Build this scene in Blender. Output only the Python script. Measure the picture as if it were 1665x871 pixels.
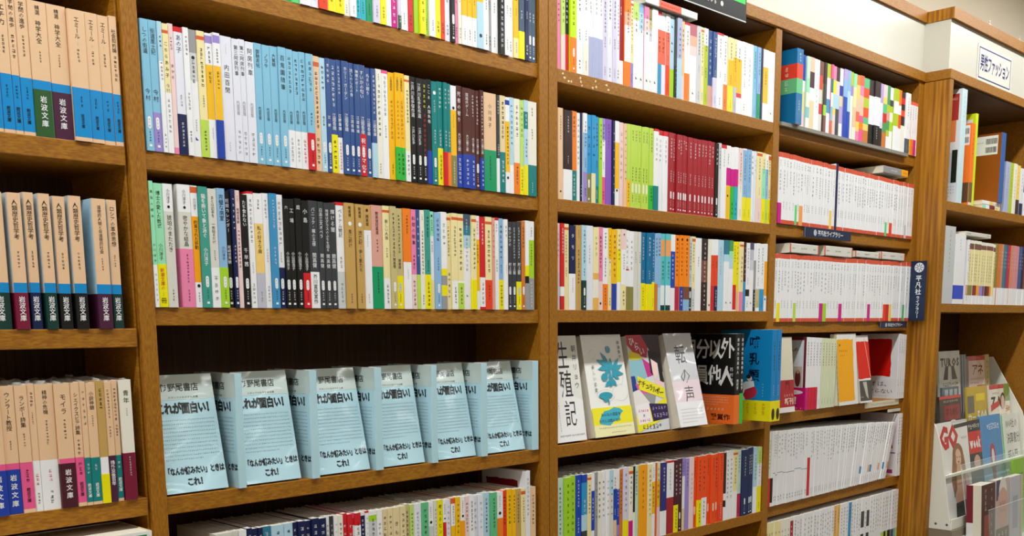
import bpy, bmesh, math, random
from mathutils import Matrix, Vector
for o in list(bpy.data.objects): bpy.data.objects.remove(o)
S = bpy.context.scene
COL = S.collection
ZO = 0.5                      # shop floor lies this far below the measuring origin

# ---------------------------------------------------------------- camera
cam = bpy.data.cameras.new('camera'); co = bpy.data.objects.new('camera', cam); COL.objects.link(co)
yaw, pit, rol = math.radians(45.02955), math.radians(-9.0226917), math.radians(-0.4841908)
fw = Vector((math.sin(yaw)*math.cos(pit), math.cos(yaw)*math.cos(pit), math.sin(pit)))
rt = Vector((math.cos(yaw), -math.sin(yaw), 0)); up = rt.cross(fw)
r2 = rt*math.cos(rol)+up*math.sin(rol); u2 = -rt*math.sin(rol)+up*math.cos(rol)
M = Matrix((r2, u2, -fw)).transposed().to_4x4()
M.translation = Vector((-1.2710417, -1.1986375, 0.9966169+ZO)); co.matrix_world = M
cam.sensor_width = 36; cam.lens = 1667.5436/1665*36
cam.shift_y = (794.154-435.5)/1665; cam.clip_start = 0.02
S.camera = co
# ---------------------------------------------------------------- light, exposure
w = bpy.data.worlds.new('world'); S.world = w; w.use_nodes = True
w.node_tree.nodes['Background'].inputs[0].default_value = (0.9, 0.95, 1, 1)
w.node_tree.nodes['Background'].inputs[1].default_value = 0.06
S.view_settings.view_transform = 'Standard'; S.view_settings.look = 'None'
S.view_settings.exposure = -1.2; S.view_settings.gamma = 1; S.view_settings.use_curve_mapping = False
LAMP_NEAR, LAMP_FAR = 30, 8
CEIL = 2.72                   # world height of the ceiling

# ---------------------------------------------------------------- materials
PAL={'W': 'F1F1F3', 'wl': 'E6E8F3', 'cr': 'F1E3A8', 'iv': 'EEEBDC', 'ig': 'DAD9CF', 'pe': 'EBC49C', 'az': '0E8CD0', 'sk': '86C2DE', 'lb': 'B4D8EA', 'sb': '8DB9E0', 'az2': '2C97CF', 'st': '3E93C4', 'st2': '2F7F9C', 'st3': '0B6F9E', 'nv': '14204E', 'nv2': '12285A', 'in': '2C2F7C', 'bl': '1D3FA6', 'bl2': '1746B4', 'db': '34548F', 'bg': 'AEB6D8', 'sl': '43586E', 'sl2': '55536C', 'te': '0C807F', 'te2': '2E7C8C', 'te3': '7CC4CE', 'tg': '3E9C8C', 'tq': '27AFC2', 'tq2': '5CC4C8', 'gn': '0A9A62', 'gn2': '36B93E', 'gn3': '5FBF84', 'gn4': '4E9A5C', 'dg': '0E3A34', 'fg': '2C5A2C', 'mi': '9BE4B8', 'mi2': 'C4E2D0', 'lg': '5ED87A', 'lm': 'A4D62A', 'lm2': 'C0DE72', 'lm3': 'B5C92C', 'nl': 'C8F000', 'yg': 'BEDB52', 'ye': 'F2E500', 'ye2': 'F3D26A', 'go': 'F5BE0E', 'am': 'F8A50C', 'am2': 'F2CF7A', 'og': 'F58220', 'og2': 'F98A0E', 'or': 'D8602A', 'or2': 'EBB65A', 'or3': 'F4A35A', 'or4': 'F4511A', 'ob': 'D07A30', 'vr': 'EA4320', 'vr2': 'EE6A4C', 'rd': 'D3202A', 'rd2': 'E02020', 'rd3': '8C2820', 'cm': 'A6222C', 'cm2': 'B82448', 'mr': '4A1826', 'wn': '7A1636', 'br': '562A22', 'br2': '7A4A3C', 'bk2': '33201E', 'dk': '151515', 'ch': '3A3D41', 'gy': '9A9A9C', 'lgy': 'CFD2D4', 'wg': 'BFC0CC', 'pk': 'EE86AE', 'pk2': 'D98C92', 'hp': 'EC5C92', 'lp': 'F1D2D0', 'lp2': 'F4C3A8', 'mg': 'CE1088', 'ro': 'C26A78', 'li': '9C8AD0', 'li2': 'B9A4D6', 'lv': 'D9D3EA', 'pu': '8A5CC0', 'pu2': '8A4A78', 'pl': '4A1E3C', 'tn': 'C7A05A', 'be': 'E6D3A4', 'kh': 'C9BA82', 'ol': '8C8644', 'sa': 'DDA392', 'sa2': 'F0B498', 'sa3': 'D88A68', 'or5': 'D9573A', 'gl': 'DDE4C0'}
MATS = {}
def lin(c): return c/12.92 if c <= .04045 else ((c+.055)/1.055)**2.4
def rgb(h): return tuple(lin(int(h[i:i+2], 16)/255) for i in (0, 2, 4))+(1,)
def newmat(n):
    m = bpy.data.materials.new(n); m.use_nodes = True
    return m, m.node_tree, m.node_tree.nodes['Principled BSDF']
def paper(key):
    """printed paper stock, a faint fibre noise in its sheen"""
    h = PAL.get(key, key)
    if ('p', h) in MATS: return MATS['p', h]
    m, t, b = newmat('paper_'+key)
    c = rgb(h)
    n = t.nodes.new('ShaderNodeTexNoise'); n.inputs['Scale'].default_value = 90
    mp = t.nodes.new('ShaderNodeMapRange'); mp.inputs[3].default_value = .3; mp.inputs[4].default_value = .46
    t.links.new(n.outputs[0], mp.inputs[0]); t.links.new(mp.outputs[0], b.inputs['Roughness'])
    b.inputs['Base Color'].default_value = c
    b.inputs['Specular IOR Level'].default_value = .35
    b.inputs['Coat Weight'].default_value = .3; b.inputs['Coat Roughness'].default_value = .14
    MATS['p', h] = m; return m
def film(key):
    """printed cover inside a slightly wrinkled clear bag"""
    h = PAL.get(key, key)
    if ('f', h) in MATS: return MATS['f', h]
    m, t, b = newmat('bagged_paper_'+key)
    b.inputs['Base Color'].default_value = rgb(h); b.inputs['Roughness'].default_value = .5
    b.inputs['Coat Weight'].default_value = 1; b.inputs['Coat Roughness'].default_value = .09
    tc = t.nodes.new('ShaderNodeTexCoord'); n = t.nodes.new('ShaderNodeTexNoise'); n.inputs['Scale'].default_value = 10; n.inputs['Detail'].default_value = 1
    bp = t.nodes.new('ShaderNodeBump'); bp.inputs['Strength'].default_value = .75; bp.inputs['Distance'].default_value = .02
    t.links.new(tc.outputs['Object'], n.inputs['Vector']); t.links.new(n.outputs[0], bp.inputs['Height']); t.links.new(bp.outputs[0], b.inputs['Coat Normal'])
    MATS['f', h] = m; return m
def plain(n, h, rough=.5, spec=.4, metal=0):
    if n in MATS: return MATS[n]
    m, t, b = newmat(n)
    b.inputs['Base Color'].default_value = rgb(h); b.inputs['Roughness'].default_value = rough
    b.inputs['Specular IOR Level'].default_value = spec; b.inputs['Metallic'].default_value = metal
    MATS[n] = m; return m
def wood(n, c1, c2, sc, rough=.5, wave=False):
    if n in MATS: return MATS[n]
    m, t, b = newmat(n)
    tc = t.nodes.new('ShaderNodeTexCoord'); mp = t.nodes.new('ShaderNodeMapping'); mp.inputs['Scale'].default_value = sc
    t.links.new(tc.outputs['Object'], mp.inputs[0])
    nz = t.nodes.new('ShaderNodeTexNoise'); nz.inputs['Scale'].default_value = 1; nz.inputs['Detail'].default_value = 5; nz.inputs['Roughness'].default_value = .45
    t.links.new(mp.outputs[0], nz.inputs['Vector'])
    cr = t.nodes.new('ShaderNodeValToRGB'); cr.color_ramp.elements[0].color = rgb(c1); cr.color_ramp.elements[1].color = rgb(c2)
    cr.color_ramp.elements[0].position = .36; cr.color_ramp.elements[1].position = .66
    if wave:
        wv = t.nodes.new('ShaderNodeTexWave'); wv.wave_type = 'BANDS'; wv.bands_direction = 'Y'
        wv.inputs['Scale'].default_value = 1.0; wv.inputs['Distortion'].default_value = 9; wv.inputs['Detail'].default_value = 3
        mp2 = t.nodes.new('ShaderNodeMapping'); mp2.inputs['Scale'].default_value = (9, 26, 1.1); t.links.new(tc.outputs['Object'], mp2.inputs[0]); t.links.new(mp2.outputs[0], wv.inputs['Vector'])
        mx = t.nodes.new('ShaderNodeMix'); mx.inputs[0].default_value = .16
        t.links.new(nz.outputs[0], mx.inputs[2]); t.links.new(wv.outputs['Color'], mx.inputs[3]); t.links.new(mx.outputs[0], cr.inputs[0])
    else: t.links.new(nz.outputs[0], cr.inputs[0])
    t.links.new(cr.outputs[0], b.inputs['Base Color'])
    b.inputs['Roughness'].default_value = rough; b.inputs['Specular IOR Level'].default_value = .45
    bp = t.nodes.new('ShaderNodeBump'); bp.inputs['Strength'].default_value = .12; bp.inputs['Distance'].default_value = .002
    t.links.new(nz.outputs[0], bp.inputs['Height']); t.links.new(bp.outputs[0], b.inputs['Normal'])
    MATS[n] = m; return m
def clear(n, tint, rough=.05, alpha=.25):
    if n in MATS: return MATS[n]
    m, t, b = newmat(n)
    b.inputs['Base Color'].default_value = rgb(tint); b.inputs['Roughness'].default_value = rough
    b.inputs['Alpha'].default_value = alpha; b.inputs['Coat Weight'].default_value = 1; b.inputs['Coat Roughness'].default_value = .03
    MATS[n] = m; return m
WOOD = wood('oak_board', '8C5606', 'A8700E', (130, 130, 520))
WOODV = wood('oak_upright', '8C5606', 'A8700E', (520, 520, 130))
OAK = wood('oak_side', '8A5206', 'BC8018', (60, 130, 7), wave=True)
BACK = wood('oak_back_shaded', '43260A', '573412', (320, 60, 7), .6)  # same oak, with the interior shade worked into its darker colour
CREAM = plain('cream_laminate', 'CFCBBD', .35, .4)

# ---------------------------------------------------------------- glyphs
_fc = bpy.data.curves.new('type', 'FONT'); _fc.resolution_u = 1; _fo = bpy.data.objects.new('type', _fc); COL.objects.link(_fo)
GL = {}
def glyph(ch, bold=0):
    k = (ch, bold)
    if k not in GL:
        _fc.body = ch; _fc.offset = bold
        dg = bpy.context.evaluated_depsgraph_get(); dg.update()
        e = _fo.evaluated_get(dg); me = e.to_mesh()
        vs = [(v.co.x, v.co.y) for v in me.vertices]; fs = [tuple(p.vertices) for p in me.polygons]
        e.to_mesh_clear()
        cjk = ord(ch) > 0x2e00
        if vs:
            xs = [v[0] for v in vs]; ys = [v[1] for v in vs]
            if cjk: cx, cy = EMX, EMY
            else: cx, cy = (min(xs)+max(xs))/2, .35*EM
            wd = 1.0 if cjk else (max(xs)-min(xs))/EM+.12
            vs = [((x-cx)/EM, (y-cy)/EM) for x, y in vs]
        else: wd = .4
        GL[k] = (vs, fs, wd)
    return GL[k]
EM = 1.0; EMX = .5; EMY = .38
_fc.body = '国'; _dg = bpy.context.evaluated_depsgraph_get(); _e = _fo.evaluated_get(_dg); _me = _e.to_mesh()
_xs = [v.co.x for v in _me.vertices]; _ys = [v.co.y for v in _me.vertices]; _e.to_mesh_clear()
EM = (max(_xs)-min(_xs))/.86; EMX = (max(_xs)+min(_xs))/2; EMY = (max(_ys)+min(_ys))/2
EM = EM if EM > .1 else 1.0

class MB:
    """collects geometry with one paper colour per face and links it as ONE mesh"""
    def __init__(s, mk=paper): s.v = []; s.f = []; s.mi = []; s.ms = []; s.ix = {}; s.mk = mk; s.T = None
    def m(s, k):
        if k not in s.ix:
            s.ix[k] = len(s.ms); s.ms.append(k if not isinstance(k, str) else s.mk(k))
        return s.ix[k]
    def face(s, pts, k):
        b = len(s.v)
        s.v += [s.T(p) for p in pts] if s.T else [tuple(p) for p in pts]
        s.f.append(tuple(range(b, b+len(pts)))); s.mi.append(s.m(k))
    def box(s, x0, x1, y0, y1, z0, z1, k, keys=None):
        P = [(x0, y0, z0), (x1, y0, z0), (x1, y1, z0), (x0, y1, z0), (x0, y0, z1), (x1, y0, z1), (x1, y1, z1), (x0, y1, z1)]
        b = len(s.v); s.v += [s.T(p) for p in P] if s.T else P
        for n, q in (('front', (0, 1, 5, 4)), ('right', (1, 2, 6, 5)), ('back', (2, 3, 7, 6)), ('left', (3, 0, 4, 7)), ('top', (4, 5, 6, 7)), ('bottom', (3, 2, 1, 0))):
            s.f.append(tuple(b+i for i in q)); s.mi.append(s.m((keys or {}).get(n, k)))
    def prism(s, prof, z0, z1, k):                 # prof: ccw xy outline
        n = len(prof)
        for i in range(n):
            a, c = prof[i], prof[(i+1) % n]
            s.face([(a[0], a[1], z0), (c[0], c[1], z0), (c[0], c[1], z1), (a[0], a[1], z1)], k)
        s.face([(p[0], p[1], z1) for p in prof], k); s.face([(p[0], p[1], z0) for p in prof[::-1]], k)
    def build(s, name, parent=None, loc=None, bevel=0, smooth=False):
        me = bpy.data.meshes.new(name); me.from_pydata(s.v, [], s.f)
        for m in s.ms: me.materials.append(m)
        me.polygons.foreach_set('material_index', s.mi); me.update()
        if smooth: me.polygons.foreach_set('use_smooth', [True]*len(s.f))
        o = bpy.data.objects.new(name, me); COL.objects.link(o)
        if parent: o.parent = parent
        if loc: o.location = loc
        if bevel:
            bm = bmesh.new(); bm.from_mesh(me); bmesh.ops.remove_doubles(bm, verts=bm.verts, dist=1e-6); bm.to_mesh(me); bm.free()
            md = o.modifiers.new('bevel', 'BEVEL'); md.width = bevel; md.segments = 2; md.limit_method = 'ANGLE'
        return o

class Face:
    """a flat printed face: origin at its top left, u to the right, v down, both in metres"""
    def __init__(s, mb, o, du, dv, e=.00015):
        s.mb = mb; s.o = Vector(o); s.du = Vector(du); s.dv = Vector(dv); s.n = s.dv.cross(s.du).normalized(); s.e = e; s.l = 1; s.k = 0
    def P(s, u, v): return tuple(s.o+s.du*u+s.dv*v+s.n*(s.e*s.l+s.k*.000012))
    def poly(s, pts, k, step=1):
        s.k += step
        s.mb.face([s.P(u, v) for u, v in pts][::-1], k)
    def rect(s, u0, v0, u1, v1, k, step=1): s.poly([(u0, v0), (u1, v0), (u1, v1), (u0, v1)], k, step)
    def ell(s, cu, cv, ru, rv, k, n=20, a0=0, a1=2*math.pi):
        s.poly([(cu+ru*math.cos(a0+(a1-a0)*i/n), cv+rv*math.sin(a0+(a1-a0)*i/n)) for i in range(n)], k)
    def cap(s, u0, v0, u1, v1, k):
        r = (u1-u0)/2; cu = (u0+u1)/2
        p = [(cu-r*math.cos(math.pi*i/6), v0+r-r*math.sin(math.pi*i/6)) for i in range(7)]+[(cu+r*math.cos(math.pi*i/6), v1-r+r*math.sin(math.pi*i/6)) for i in range(7)]
        s.poly(p, k)
    def put(s, ch, cu, cv, sz, k, rot=False, bold=0, sx=1):
        vs, fs, wd = glyph(ch, bold)
        b = len(s.mb.v); s.mb_add([(cu+(y if rot else x*sx)*sz, cv-(-x if rot else y)*sz) for x, y in vs])
        mi = s.mb.m(k)
        for f in fs: s.mb.f.append(tuple(b+i for i in f)); s.mb.mi.append(mi)
    def mb_add(s, q):
        T = s.mb.T
        for u, v in q:
            p = s.P(u, v); s.mb.v.append(T(p) if T else p)
    def mark(s, cu, cv, sz, k, rng):               # one illegibly small character
        h = sz*.4; t = sz*.085
        for q in range(rng.choice((2, 3, 3))):
            y = cv-h+h*2*(q+.5)/3+rng.uniform(-.12, .12)*sz
            s.rect(cu-h*rng.uniform(.5, 1), y-t/2, cu+h*rng.uniform(.5, 1), y+t/2, k, 0)
        for q in range(rng.choice((1, 2))):
            x = cu+rng.uniform(-.75, .75)*h; s.rect(x-t/2, cv-h*rng.uniform(.5, 1), x+t/2, cv+h*rng.uniform(.5, 1), k, 0)
    def vtext(s, txt, cu, v0, v1, wmax, k, rng=None, bold=0):
        n = len(txt); sz = min(wmax, (v1-v0)/n*1.0); st = (v1-v0)/n
        for i, ch in enumerate(txt):
            cv = v0+st*(i+.5)
            if ch == '\x01': s.mark(cu, cv, sz*.9, k, rng)
            else: s.put(ch, cu, cv, sz, k, rot=ch in 'ー～〜()（）「」', bold=bold)
    def htext(s, txt, u0, v0, u1, v1, k, bold=0, rng=None):
        ws = [1.0 if c == '\x01' else glyph(c, bold)[2] for c in txt]; tot = sum(ws)
        sz = v1-v0; sx = min(1.25, (u1-u0)/(tot*sz)); u = u0+((u1-u0)-tot*sz*sx)/2
        for c, wd in zip(txt, ws):
            if c == '\x01': s.mark(u+wd*sz*sx/2, (v0+v1)/2, sz*.9, k, rng)
            elif c != ' ': s.put(c, u+wd*sz*sx/2, (v0+v1)/2, sz, k, bold=bold, sx=sx)
            u += wd*sz*sx
    def lines(s, u0, v0, u1, v1, rows, sz, k, rng, vert=False):
        for i in range(rows):
            if vert:
                cu = u0+(u1-u0)*(i+.5)/rows; n = int((v1-v0)/sz)
                for j in range(n if i < rows-1 else int(n*.7)): s.mark(cu, v0+(j+.5)*sz, sz*.8, k, rng)
            else:
                cv = v0+(v1-v0)*(i+.5)/rows; n = int((u1-u0)/sz)
                for j in range(n if i < rows-1 else int(n*.7)): s.mark(u0+(j+.5)*sz, cv, sz*.8, k, rng)

def empty(name, loc, label=None, cat=None, group=None, rot=(0, 0, 0)):
    o = bpy.data.objects.new(name, None); COL.objects.link(o); o.location = (loc[0], loc[1], loc[2]+ZO); o.rotation_euler = rot
    o.empty_display_size = .02
    return tag(o, label, cat, group)
def tag(o, label=None, cat=None, group=None, kind=None):
    if label: o['label'] = label
    if cat: o['category'] = cat
    if group: o['group'] = group
    if kind: o['kind'] = kind
    return o
def struct(name, mb, bevel=0):
    o = mb.build(name, bevel=bevel); o['kind'] = 'structure'
    if name.startswith('trim'): o.location.z = ZO
    return o

# ---------------------------------------------------------------- the room shell
B = MB(); B.box(-4.5, 5.5, -6.5, .4, -.06, 0, plain('beige_vinyl', '8E8270', .4)); struct('floor', B)
B = MB(); B.box(-4.5, 5.5, -6.5, .4, CEIL, CEIL+.06, plain('ceiling_board', 'EDEBE4', .8)); struct('ceiling', B)
WALLM = plain('beige_wall', 'E6DCC6', .75)
for n, a in (('wall_back', (-4.5, 5.5, .22, .32)), ('wall_front', (-4.5, 5.5, -6.5, -6.4)), ('wall_left', (-4.5, -4.4, -6.4, .22)), ('wall_right', (5.4, 5.5, -6.4, .22))):
    B = MB(); B.box(*a, 0, CEIL, WALLM); struct(n, B)

# ceiling lights (all above the frame): a row washing the shelves, unseen rows added behind for fill and cover glints
LM = plain('lamp_housing', 'F2F2F0', .5)
def diffuser(st):
    m, t, b = newmat('lamp_diffuser'); b.inputs['Base Color'].default_value = (.9, .9, .9, 1)
    b.inputs['Emission Color'].default_value = (1, .98, .94, 1); b.inputs['Emission Strength'].default_value = st; return m
DIF = diffuser(9)
def lamp(x, y, ln, power, wd, n, tot, rowname):
    o = empty('ceiling_light', (x, y, CEIL-ZO), '%s of the %s ceiling lights in the row %s' % (n, tot, rowname), 'light', 'ceiling lights '+rowname)
    b = MB(); b.box(-ln/2, ln/2, -wd/2, wd/2, -.05, 0, LM); b.build('housing', o)
    b = MB(); b.box(-ln/2+.02, ln/2-.02, -wd/2+.015, wd/2-.015, -.06, -.0502, DIF); b.build('diffuser', o)
    L = bpy.data.lights.new('tube_light', 'AREA'); L.shape = 'RECTANGLE'; L.size = ln-.04; L.size_y = wd-.03; L.energy = power; L.color = (.97, 1, 1)
    l = bpy.data.objects.new('tube_light', L); COL.objects.link(l); l.parent = o; l.location = (0, 0, -.065)
NTH = ('first', 'second', 'third', 'fourth', 'fifth')
for i in range(5): lamp(-2.8+i*1.3, -.46, 1.22, LAMP_NEAR, .1, NTH[i], 'five', 'along the shelves')
for r in range(3):
    for i in range(4): lamp(-3.3+i*2.4, -1.9-r*1.15, 1.22, LAMP_FAR, .11, NTH[i], 'four', ('added for fill behind the viewer', 'added for fill across the shop', 'added for glints at the far wall')[r])

# ---------------------------------------------------------------- bookcases
DEP = .16
def bookcase(name, label, x0, x1, panels, shelves, y=0, top=1.6055, back=DEP, bottom=-ZO, backm=None):
    o = empty(name, (0, 0, 0), label, 'bookcase', None)
    for a, b_, m, yo in panels:
        b = MB(); b.box(a, b_, y+yo, y+back, bottom, top, WOODV if m else WOOD); b.build('side_panel', o, bevel=.0008)
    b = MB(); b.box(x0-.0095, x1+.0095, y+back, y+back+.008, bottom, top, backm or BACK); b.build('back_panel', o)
    for xa, xb, zt, th, yo in shelves:
        b = MB(); b.box(xa, xb, y+yo, y+back-.0004, zt-th, zt, WOOD); b.build('shelf', o, bevel=.0008)
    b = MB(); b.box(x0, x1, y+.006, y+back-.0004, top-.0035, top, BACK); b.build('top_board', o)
    return o
LZ = [1.2077, .9972, .791]; AZ = [1.4155, 1.2063, 1.0225, .7877, .580]; BZ = [1.415, 1.207, 1.023, .7895, .5830]; CZ = [1.4195, 1.211, 1.0, .797, .588, .379]
TH = .0222
bookcase('bookcase', 'oak bookcase at the left edge holding the peach and blue paperbacks', -1.55, -.7016,
    [(-1.57, -1.55, 1, 0), (-.7048, -.7018, 0, .008)], [(-1.5498, -.705, z, TH, .003) for z in LZ+[1.42, .58, .37]])
bookcase('bookcase', 'wide oak bookcase holding the row of pale blue wrapped books', -.6811, 0.0,
    [(-.7014, -.6811, 1, 0), (0, .0207, 1, 0)], [(-.681, -.0001, z, TH, .004) for z in AZ+[.37]])
bc = bookcase('bookcase', 'double oak bookcase with a thin middle divider ending at the oak side panel', .0432, 1.4185,
    [(.0222, .0432, 1, 0), (.7190, .7423, 1, 0), (1.4185, 1.4450, 1, .002)],
    [(.0433, .7189, z, .0215, .0005) for z in BZ+[.37]]+[(.7424, 1.4184, z, .025, .006) for z in CZ])
b = MB(); b.box(.744, 1.36, -.004, .0055, 1.4125, 1.4199, plain('grey_strip', '8A867C', .5)); b.build('edge_strip', bc)
rng = random.Random(4); b = MB(); fc = Face(b, (.045, .0004, 1.4149), (1, 0, 0), (0, 0, -1))
for cu, cv in ((.012, .006), (.016, .012), (.026, .016), (.033, .016), (.055, .007), (.057, .012), (.06, .018), (.095, .006), (.088, .018), (.097, .015), (.124, .008), (.13, .015)):
    fc.poly([(cu+rng.uniform(.0015, .005)*math.cos(a)*.7, cv+rng.uniform(.0012, .0028)*math.sin(a)) for a in [i*math.pi/4 for i in range(8)]], 'E8D8B0')
b.build('glue_residue', bc)
rc = bookcase('bookcase', 'right hand oak bookcase that stands forward of the others', 1.4665, 2.1465,
    [(1.4454, 1.4665, 1, 0), (2.1465, 2.1676, 1, 0)], [(1.4666, 2.1464, z, .0225, .0005) for z in (1.3065, 1.0448)], y=-.0652, top=1.604, back=.22, bottom=-ZO, backm=BACK)
b = MB(); b.box(1.44505, 1.44538, -.0630, .0015, -ZO, 1.604, OAK); b.build('side_veneer', rc)
b = MB(); b.box(1.4666, 2.1464, -.1285, .154, .405, .4435, plain('counter', '8A7C68', .4)); b.build('counter_top', rc)
b = MB(); b.box(1.4666, 2.1464, -.1, .154, -ZO, .4049, BACK); b.build('lower_cabinet', rc)
# header rails, cream fascia and crown moulding
B = MB(); B.box(-1.57, 1.4453, -.003, .15, 1.6056, 1.629, WOOD); struct('trim_1', B, .0008)
B = MB(); B.box(1.4451, 2.6, -.0655, .15, 1.6056, 1.6292, WOOD); struct('trim_2', B, .0008)
B = MB(); B.box(-1.57, 1.4453, .008, .15, 1.6293, 1.7498, CREAM); struct('trim_3', B)
B = MB(); B.box(1.4455, 2.6, -.059, .15, 1.6294, 1.7485, CREAM); struct('trim_4', B)
B = MB(); B.box(-1.57, 1.4435, .002, .15, 1.7502, 1.778, WOOD); struct('trim_5', B, .0008)
B = MB(); B.box(1.4437, 1.93, -.0668, .15, 1.7487, 1.7765, WOOD, {'left': OAK}); struct('trim_6', B, .0008)
B = MB(); B.box(1.9306, 2.6, -.0668, .15, 1.7487, 1.7765, WOOD); struct('trim_7', B, .0008)
for i, x in enumerate((1.68, 1.90)):
    b = MB(plain); g = plain('clear_hook', 'D8D2C2', .2)
    b.box(x-.003, x+.003, -.066, -.058, 1.7766, 1.7785, g); b.box(x-.0015, x+.0015, -.064, -.0615, 1.7785, 1.785, g); b.box(x-.003, x+.003, -.065, -.06, 1.785, 1.787, g)
    tag(b.build('picture_hook', loc=(0, 0, ZO)), ('left' if i == 0 else 'right')+' small clear hook standing on the right crown moulding', 'hook', 'hooks on the crown')

# ---------------------------------------------------------------- books
PAGE = paper('E9E2CF')
def lum(k):
    r, g, b_, _ = rgb(PAL.get(k, k)); return .3*r+.6*g+.1*b_
def shell(mb, t, d, h, segs, th=.0005, off=0, z0=0, sidecol=None):
    """a folded cover: spine with rounded edges and two boards, open at the fore-edge"""
    r = min(.0012, t*.2); e = off
    out = [(-e, d), (-e, r), (r*.29-e*.7, r*.29-e*.7), (r, -e), (t-r, -e), (t-r*.29+e*.7, r*.29-e*.7), (t+e, r), (t+e, d)]
    w_ = th
    cc = max(w_-e, r*.29-e*.7+w_) if e else w_
    inn = [(w_-e, d), (cc, cc), (t-cc, cc), (t-w_+e, d)]
    za = h
    for k, f in segs:
        zb = h*(1-f)
        for i in range(7):
            a, c = out[i], out[i+1]
            kk = sidecol if (sidecol and i in (0, 6)) else k
            mb.face([(a[0], a[1], z0+zb), (c[0], c[1], z0+zb), (c[0], c[1], z0+za), (a[0], a[1], z0+za)], kk)
        za = zb
    for i in range(3):
        a, c = inn[i], inn[i+1]
        mb.face([(c[0], c[1], z0), (a[0], a[1], z0), (a[0], a[1], z0+h), (c[0], c[1], z0+h)], 'F1F1F3')
    for zz, fl, kk in ((z0+h, 0, sidecol or segs[0][0]), (z0, 1, sidecol or segs[-1][0])):
        for q in ([out[0], out[1], inn[1], inn[0]], [out[1], out[2], out[3], out[4], out[5], out[6], inn[2], inn[1]], [out[6], out[7], inn[3], inn[2]]):
            p = [(x, y, zz) for x, y in q]
            mb.face(p if fl else p[::-1], kk)
    for a, c in ((inn[0], out[0]), (out[7], inn[3])):
        mb.face([(a[0], a[1], z0), (c[0], c[1], z0), (c[0], c[1], z0+h), (a[0], a[1], z0+h)][::-1], sidecol or segs[0][0])
def parse(s):
    segs = []
    for q in s.split(','):
        k, _, f = q.partition(':'); segs.append((k, float(f) if f else 1.0))
    return segs
def keyat(segs, f):
    for k, e in segs:
        if f <= e: return k
    return segs[-1][0]
def spine_print(cm, bm, t, h, segs, band, flags, txt, rng, faint=False):
    F = Face(cm, (0, 0, h), (1, 0, 0), (0, 0, -1)); G = Face(bm, (0, -.00035, h), (1, 0, 0), (0, 0, -1)) if bm else None
    bf = band[0] if band else 9
    if txt == '*':
        n = rng.randint(5, 9); a = rng.uniform(.05, .09)
        txt = '~%d@%.2f-%.2f ~4@%.2f-%.2f' % (n, a, min(a+n*.045, .46), .5, .5+rng.uniform(.08, .14))
        if 'S' not in flags: txt += ' ~%d@.84-.95' % rng.randint(3, 5)
    for tk in txt.split():
        s, _, rest = tk.partition('@'); c = None
        if not rest: continue
        rest, _, c = rest.partition('#'); a, b_ = [float(x) for x in rest.split('-')]
        dot = s.startswith('●~')
        if dot: s = s[1:]
        if s.startswith('~'): s = '\x01'*int(s[1:])
        if dot: s = '●'+s
        mid = (a+b_)/2; on = G if (G and mid > bf) else F
        k = c or ('dk' if lum(band[1] if on is G else keyat(segs, mid)) > .16 else 'W')
        if c is None and lum(keyat(segs, mid)) > .5 and k == 'dk' and on is F: k = ('77777C' if faint else '4A4A4E') if s[0] == '\x01' else '26262A'
        on.vtext(s, t*.5, a*h, b_*h, min(t*.6, .0072), k, rng, bold=.012 if c == 'W' or s == '岩波文庫' else 0)
    if 'S' in flags:
        on = G if (G and bf < .74) else F
        base = band[1] if on is G else keyat(segs, .78)
        cw = min(t*.3, .0022); on.cap(t/2-cw, .735*h, t/2+cw, .83*h, 'W' if lum(base) < .7 else 'lgy')
        on.l = 2; on.vtext('\x01'*3, t/2, .745*h, .82*h, cw*1.2, 'gy', rng); on.l = 1
        k = 'W' if lum(base) < .2 else 'dk'
        on.vtext('\x01'*4, t/2, .845*h, .93*h, t*.45, k, rng)
        on.rect(t/2-cw*.8, .95*h, t/2+cw*.8, .968*h, 'W')
    if 'P' in flags:
        cw = min(t*.36, .003); F.cap(t/2-cw, .7*h, t/2+cw, .82*h, 'E9EBC0' if keyat(segs, .8) == 'yg' else 'F7C8B0')
        F.vtext('\x01'*3, t/2, .84*h, .93*h, t*.4, '55582A', rng)
STUFF = MB(); 
GROUPS = {}
def do_row(row, z, group, data):
    for ln in data.strip().split('\n'):
        f, sg, bd, side, fl, txt, lean, label = ln.split('|')
        x, t, y, h = [int(q) for q in f.split(',')]; x /= 1e4; t /= 1e4; y /= 1e4; h /= 1e4
        rng = random.Random(ln); segs = parse(sg); d = .105 if h < .16 else .11
        if row[0] == 'R': d = .13
        band = None
        if bd:
            i = 0
            while i < len(bd) and (bd[i].isdigit() or bd[i] == '.'): i += 1
            band = (float(bd[:i]), bd[i:])
        side = side or (segs[0][0] if lum(segs[0][0]) > .25 or len(segs) == 1 else None)
        if label:
            o = empty('paperback_book', (x, y, z), label, 'book', group)
            cm, pm, bm = MB(), MB(), (MB() if band else None)
        else:
            cm = pm = STUFF; bm = STUFF if band else None
            a = math.radians(float(lean or 0)); ca, sa = math.cos(a), math.sin(a)
            STUFF.T = lambda p, x=x, y=y, z=z, ca=ca, sa=sa: (x+p[0]*ca+p[2]*sa, y+p[1], z+p[2]*ca-p[0]*sa+sa*t)
        shell(cm, t, d, h, segs, sidecol=side)
        pm.box(.0006, t-.0006, .0007, d-.002, .0008, h-.0008, PAGE)
        if band: shell(bm, t, d-.004, h*(1-band[0]), [(band[1], 1)], th=.00012, off=.00032, z0=.0002)
        spine_print(cm, bm, t, h, segs, band, fl, txt, rng, row[0] in 'CR')
        if label:
            cm.build('cover', o); pm.build('page_block', o)
            if bm: bm.build('paper_band', o)
            if row in ('L3', 'A4', 'B4') and rng.random() < .7: film_tip(o, t, d, h, rng)
        STUFF.T = None
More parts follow.
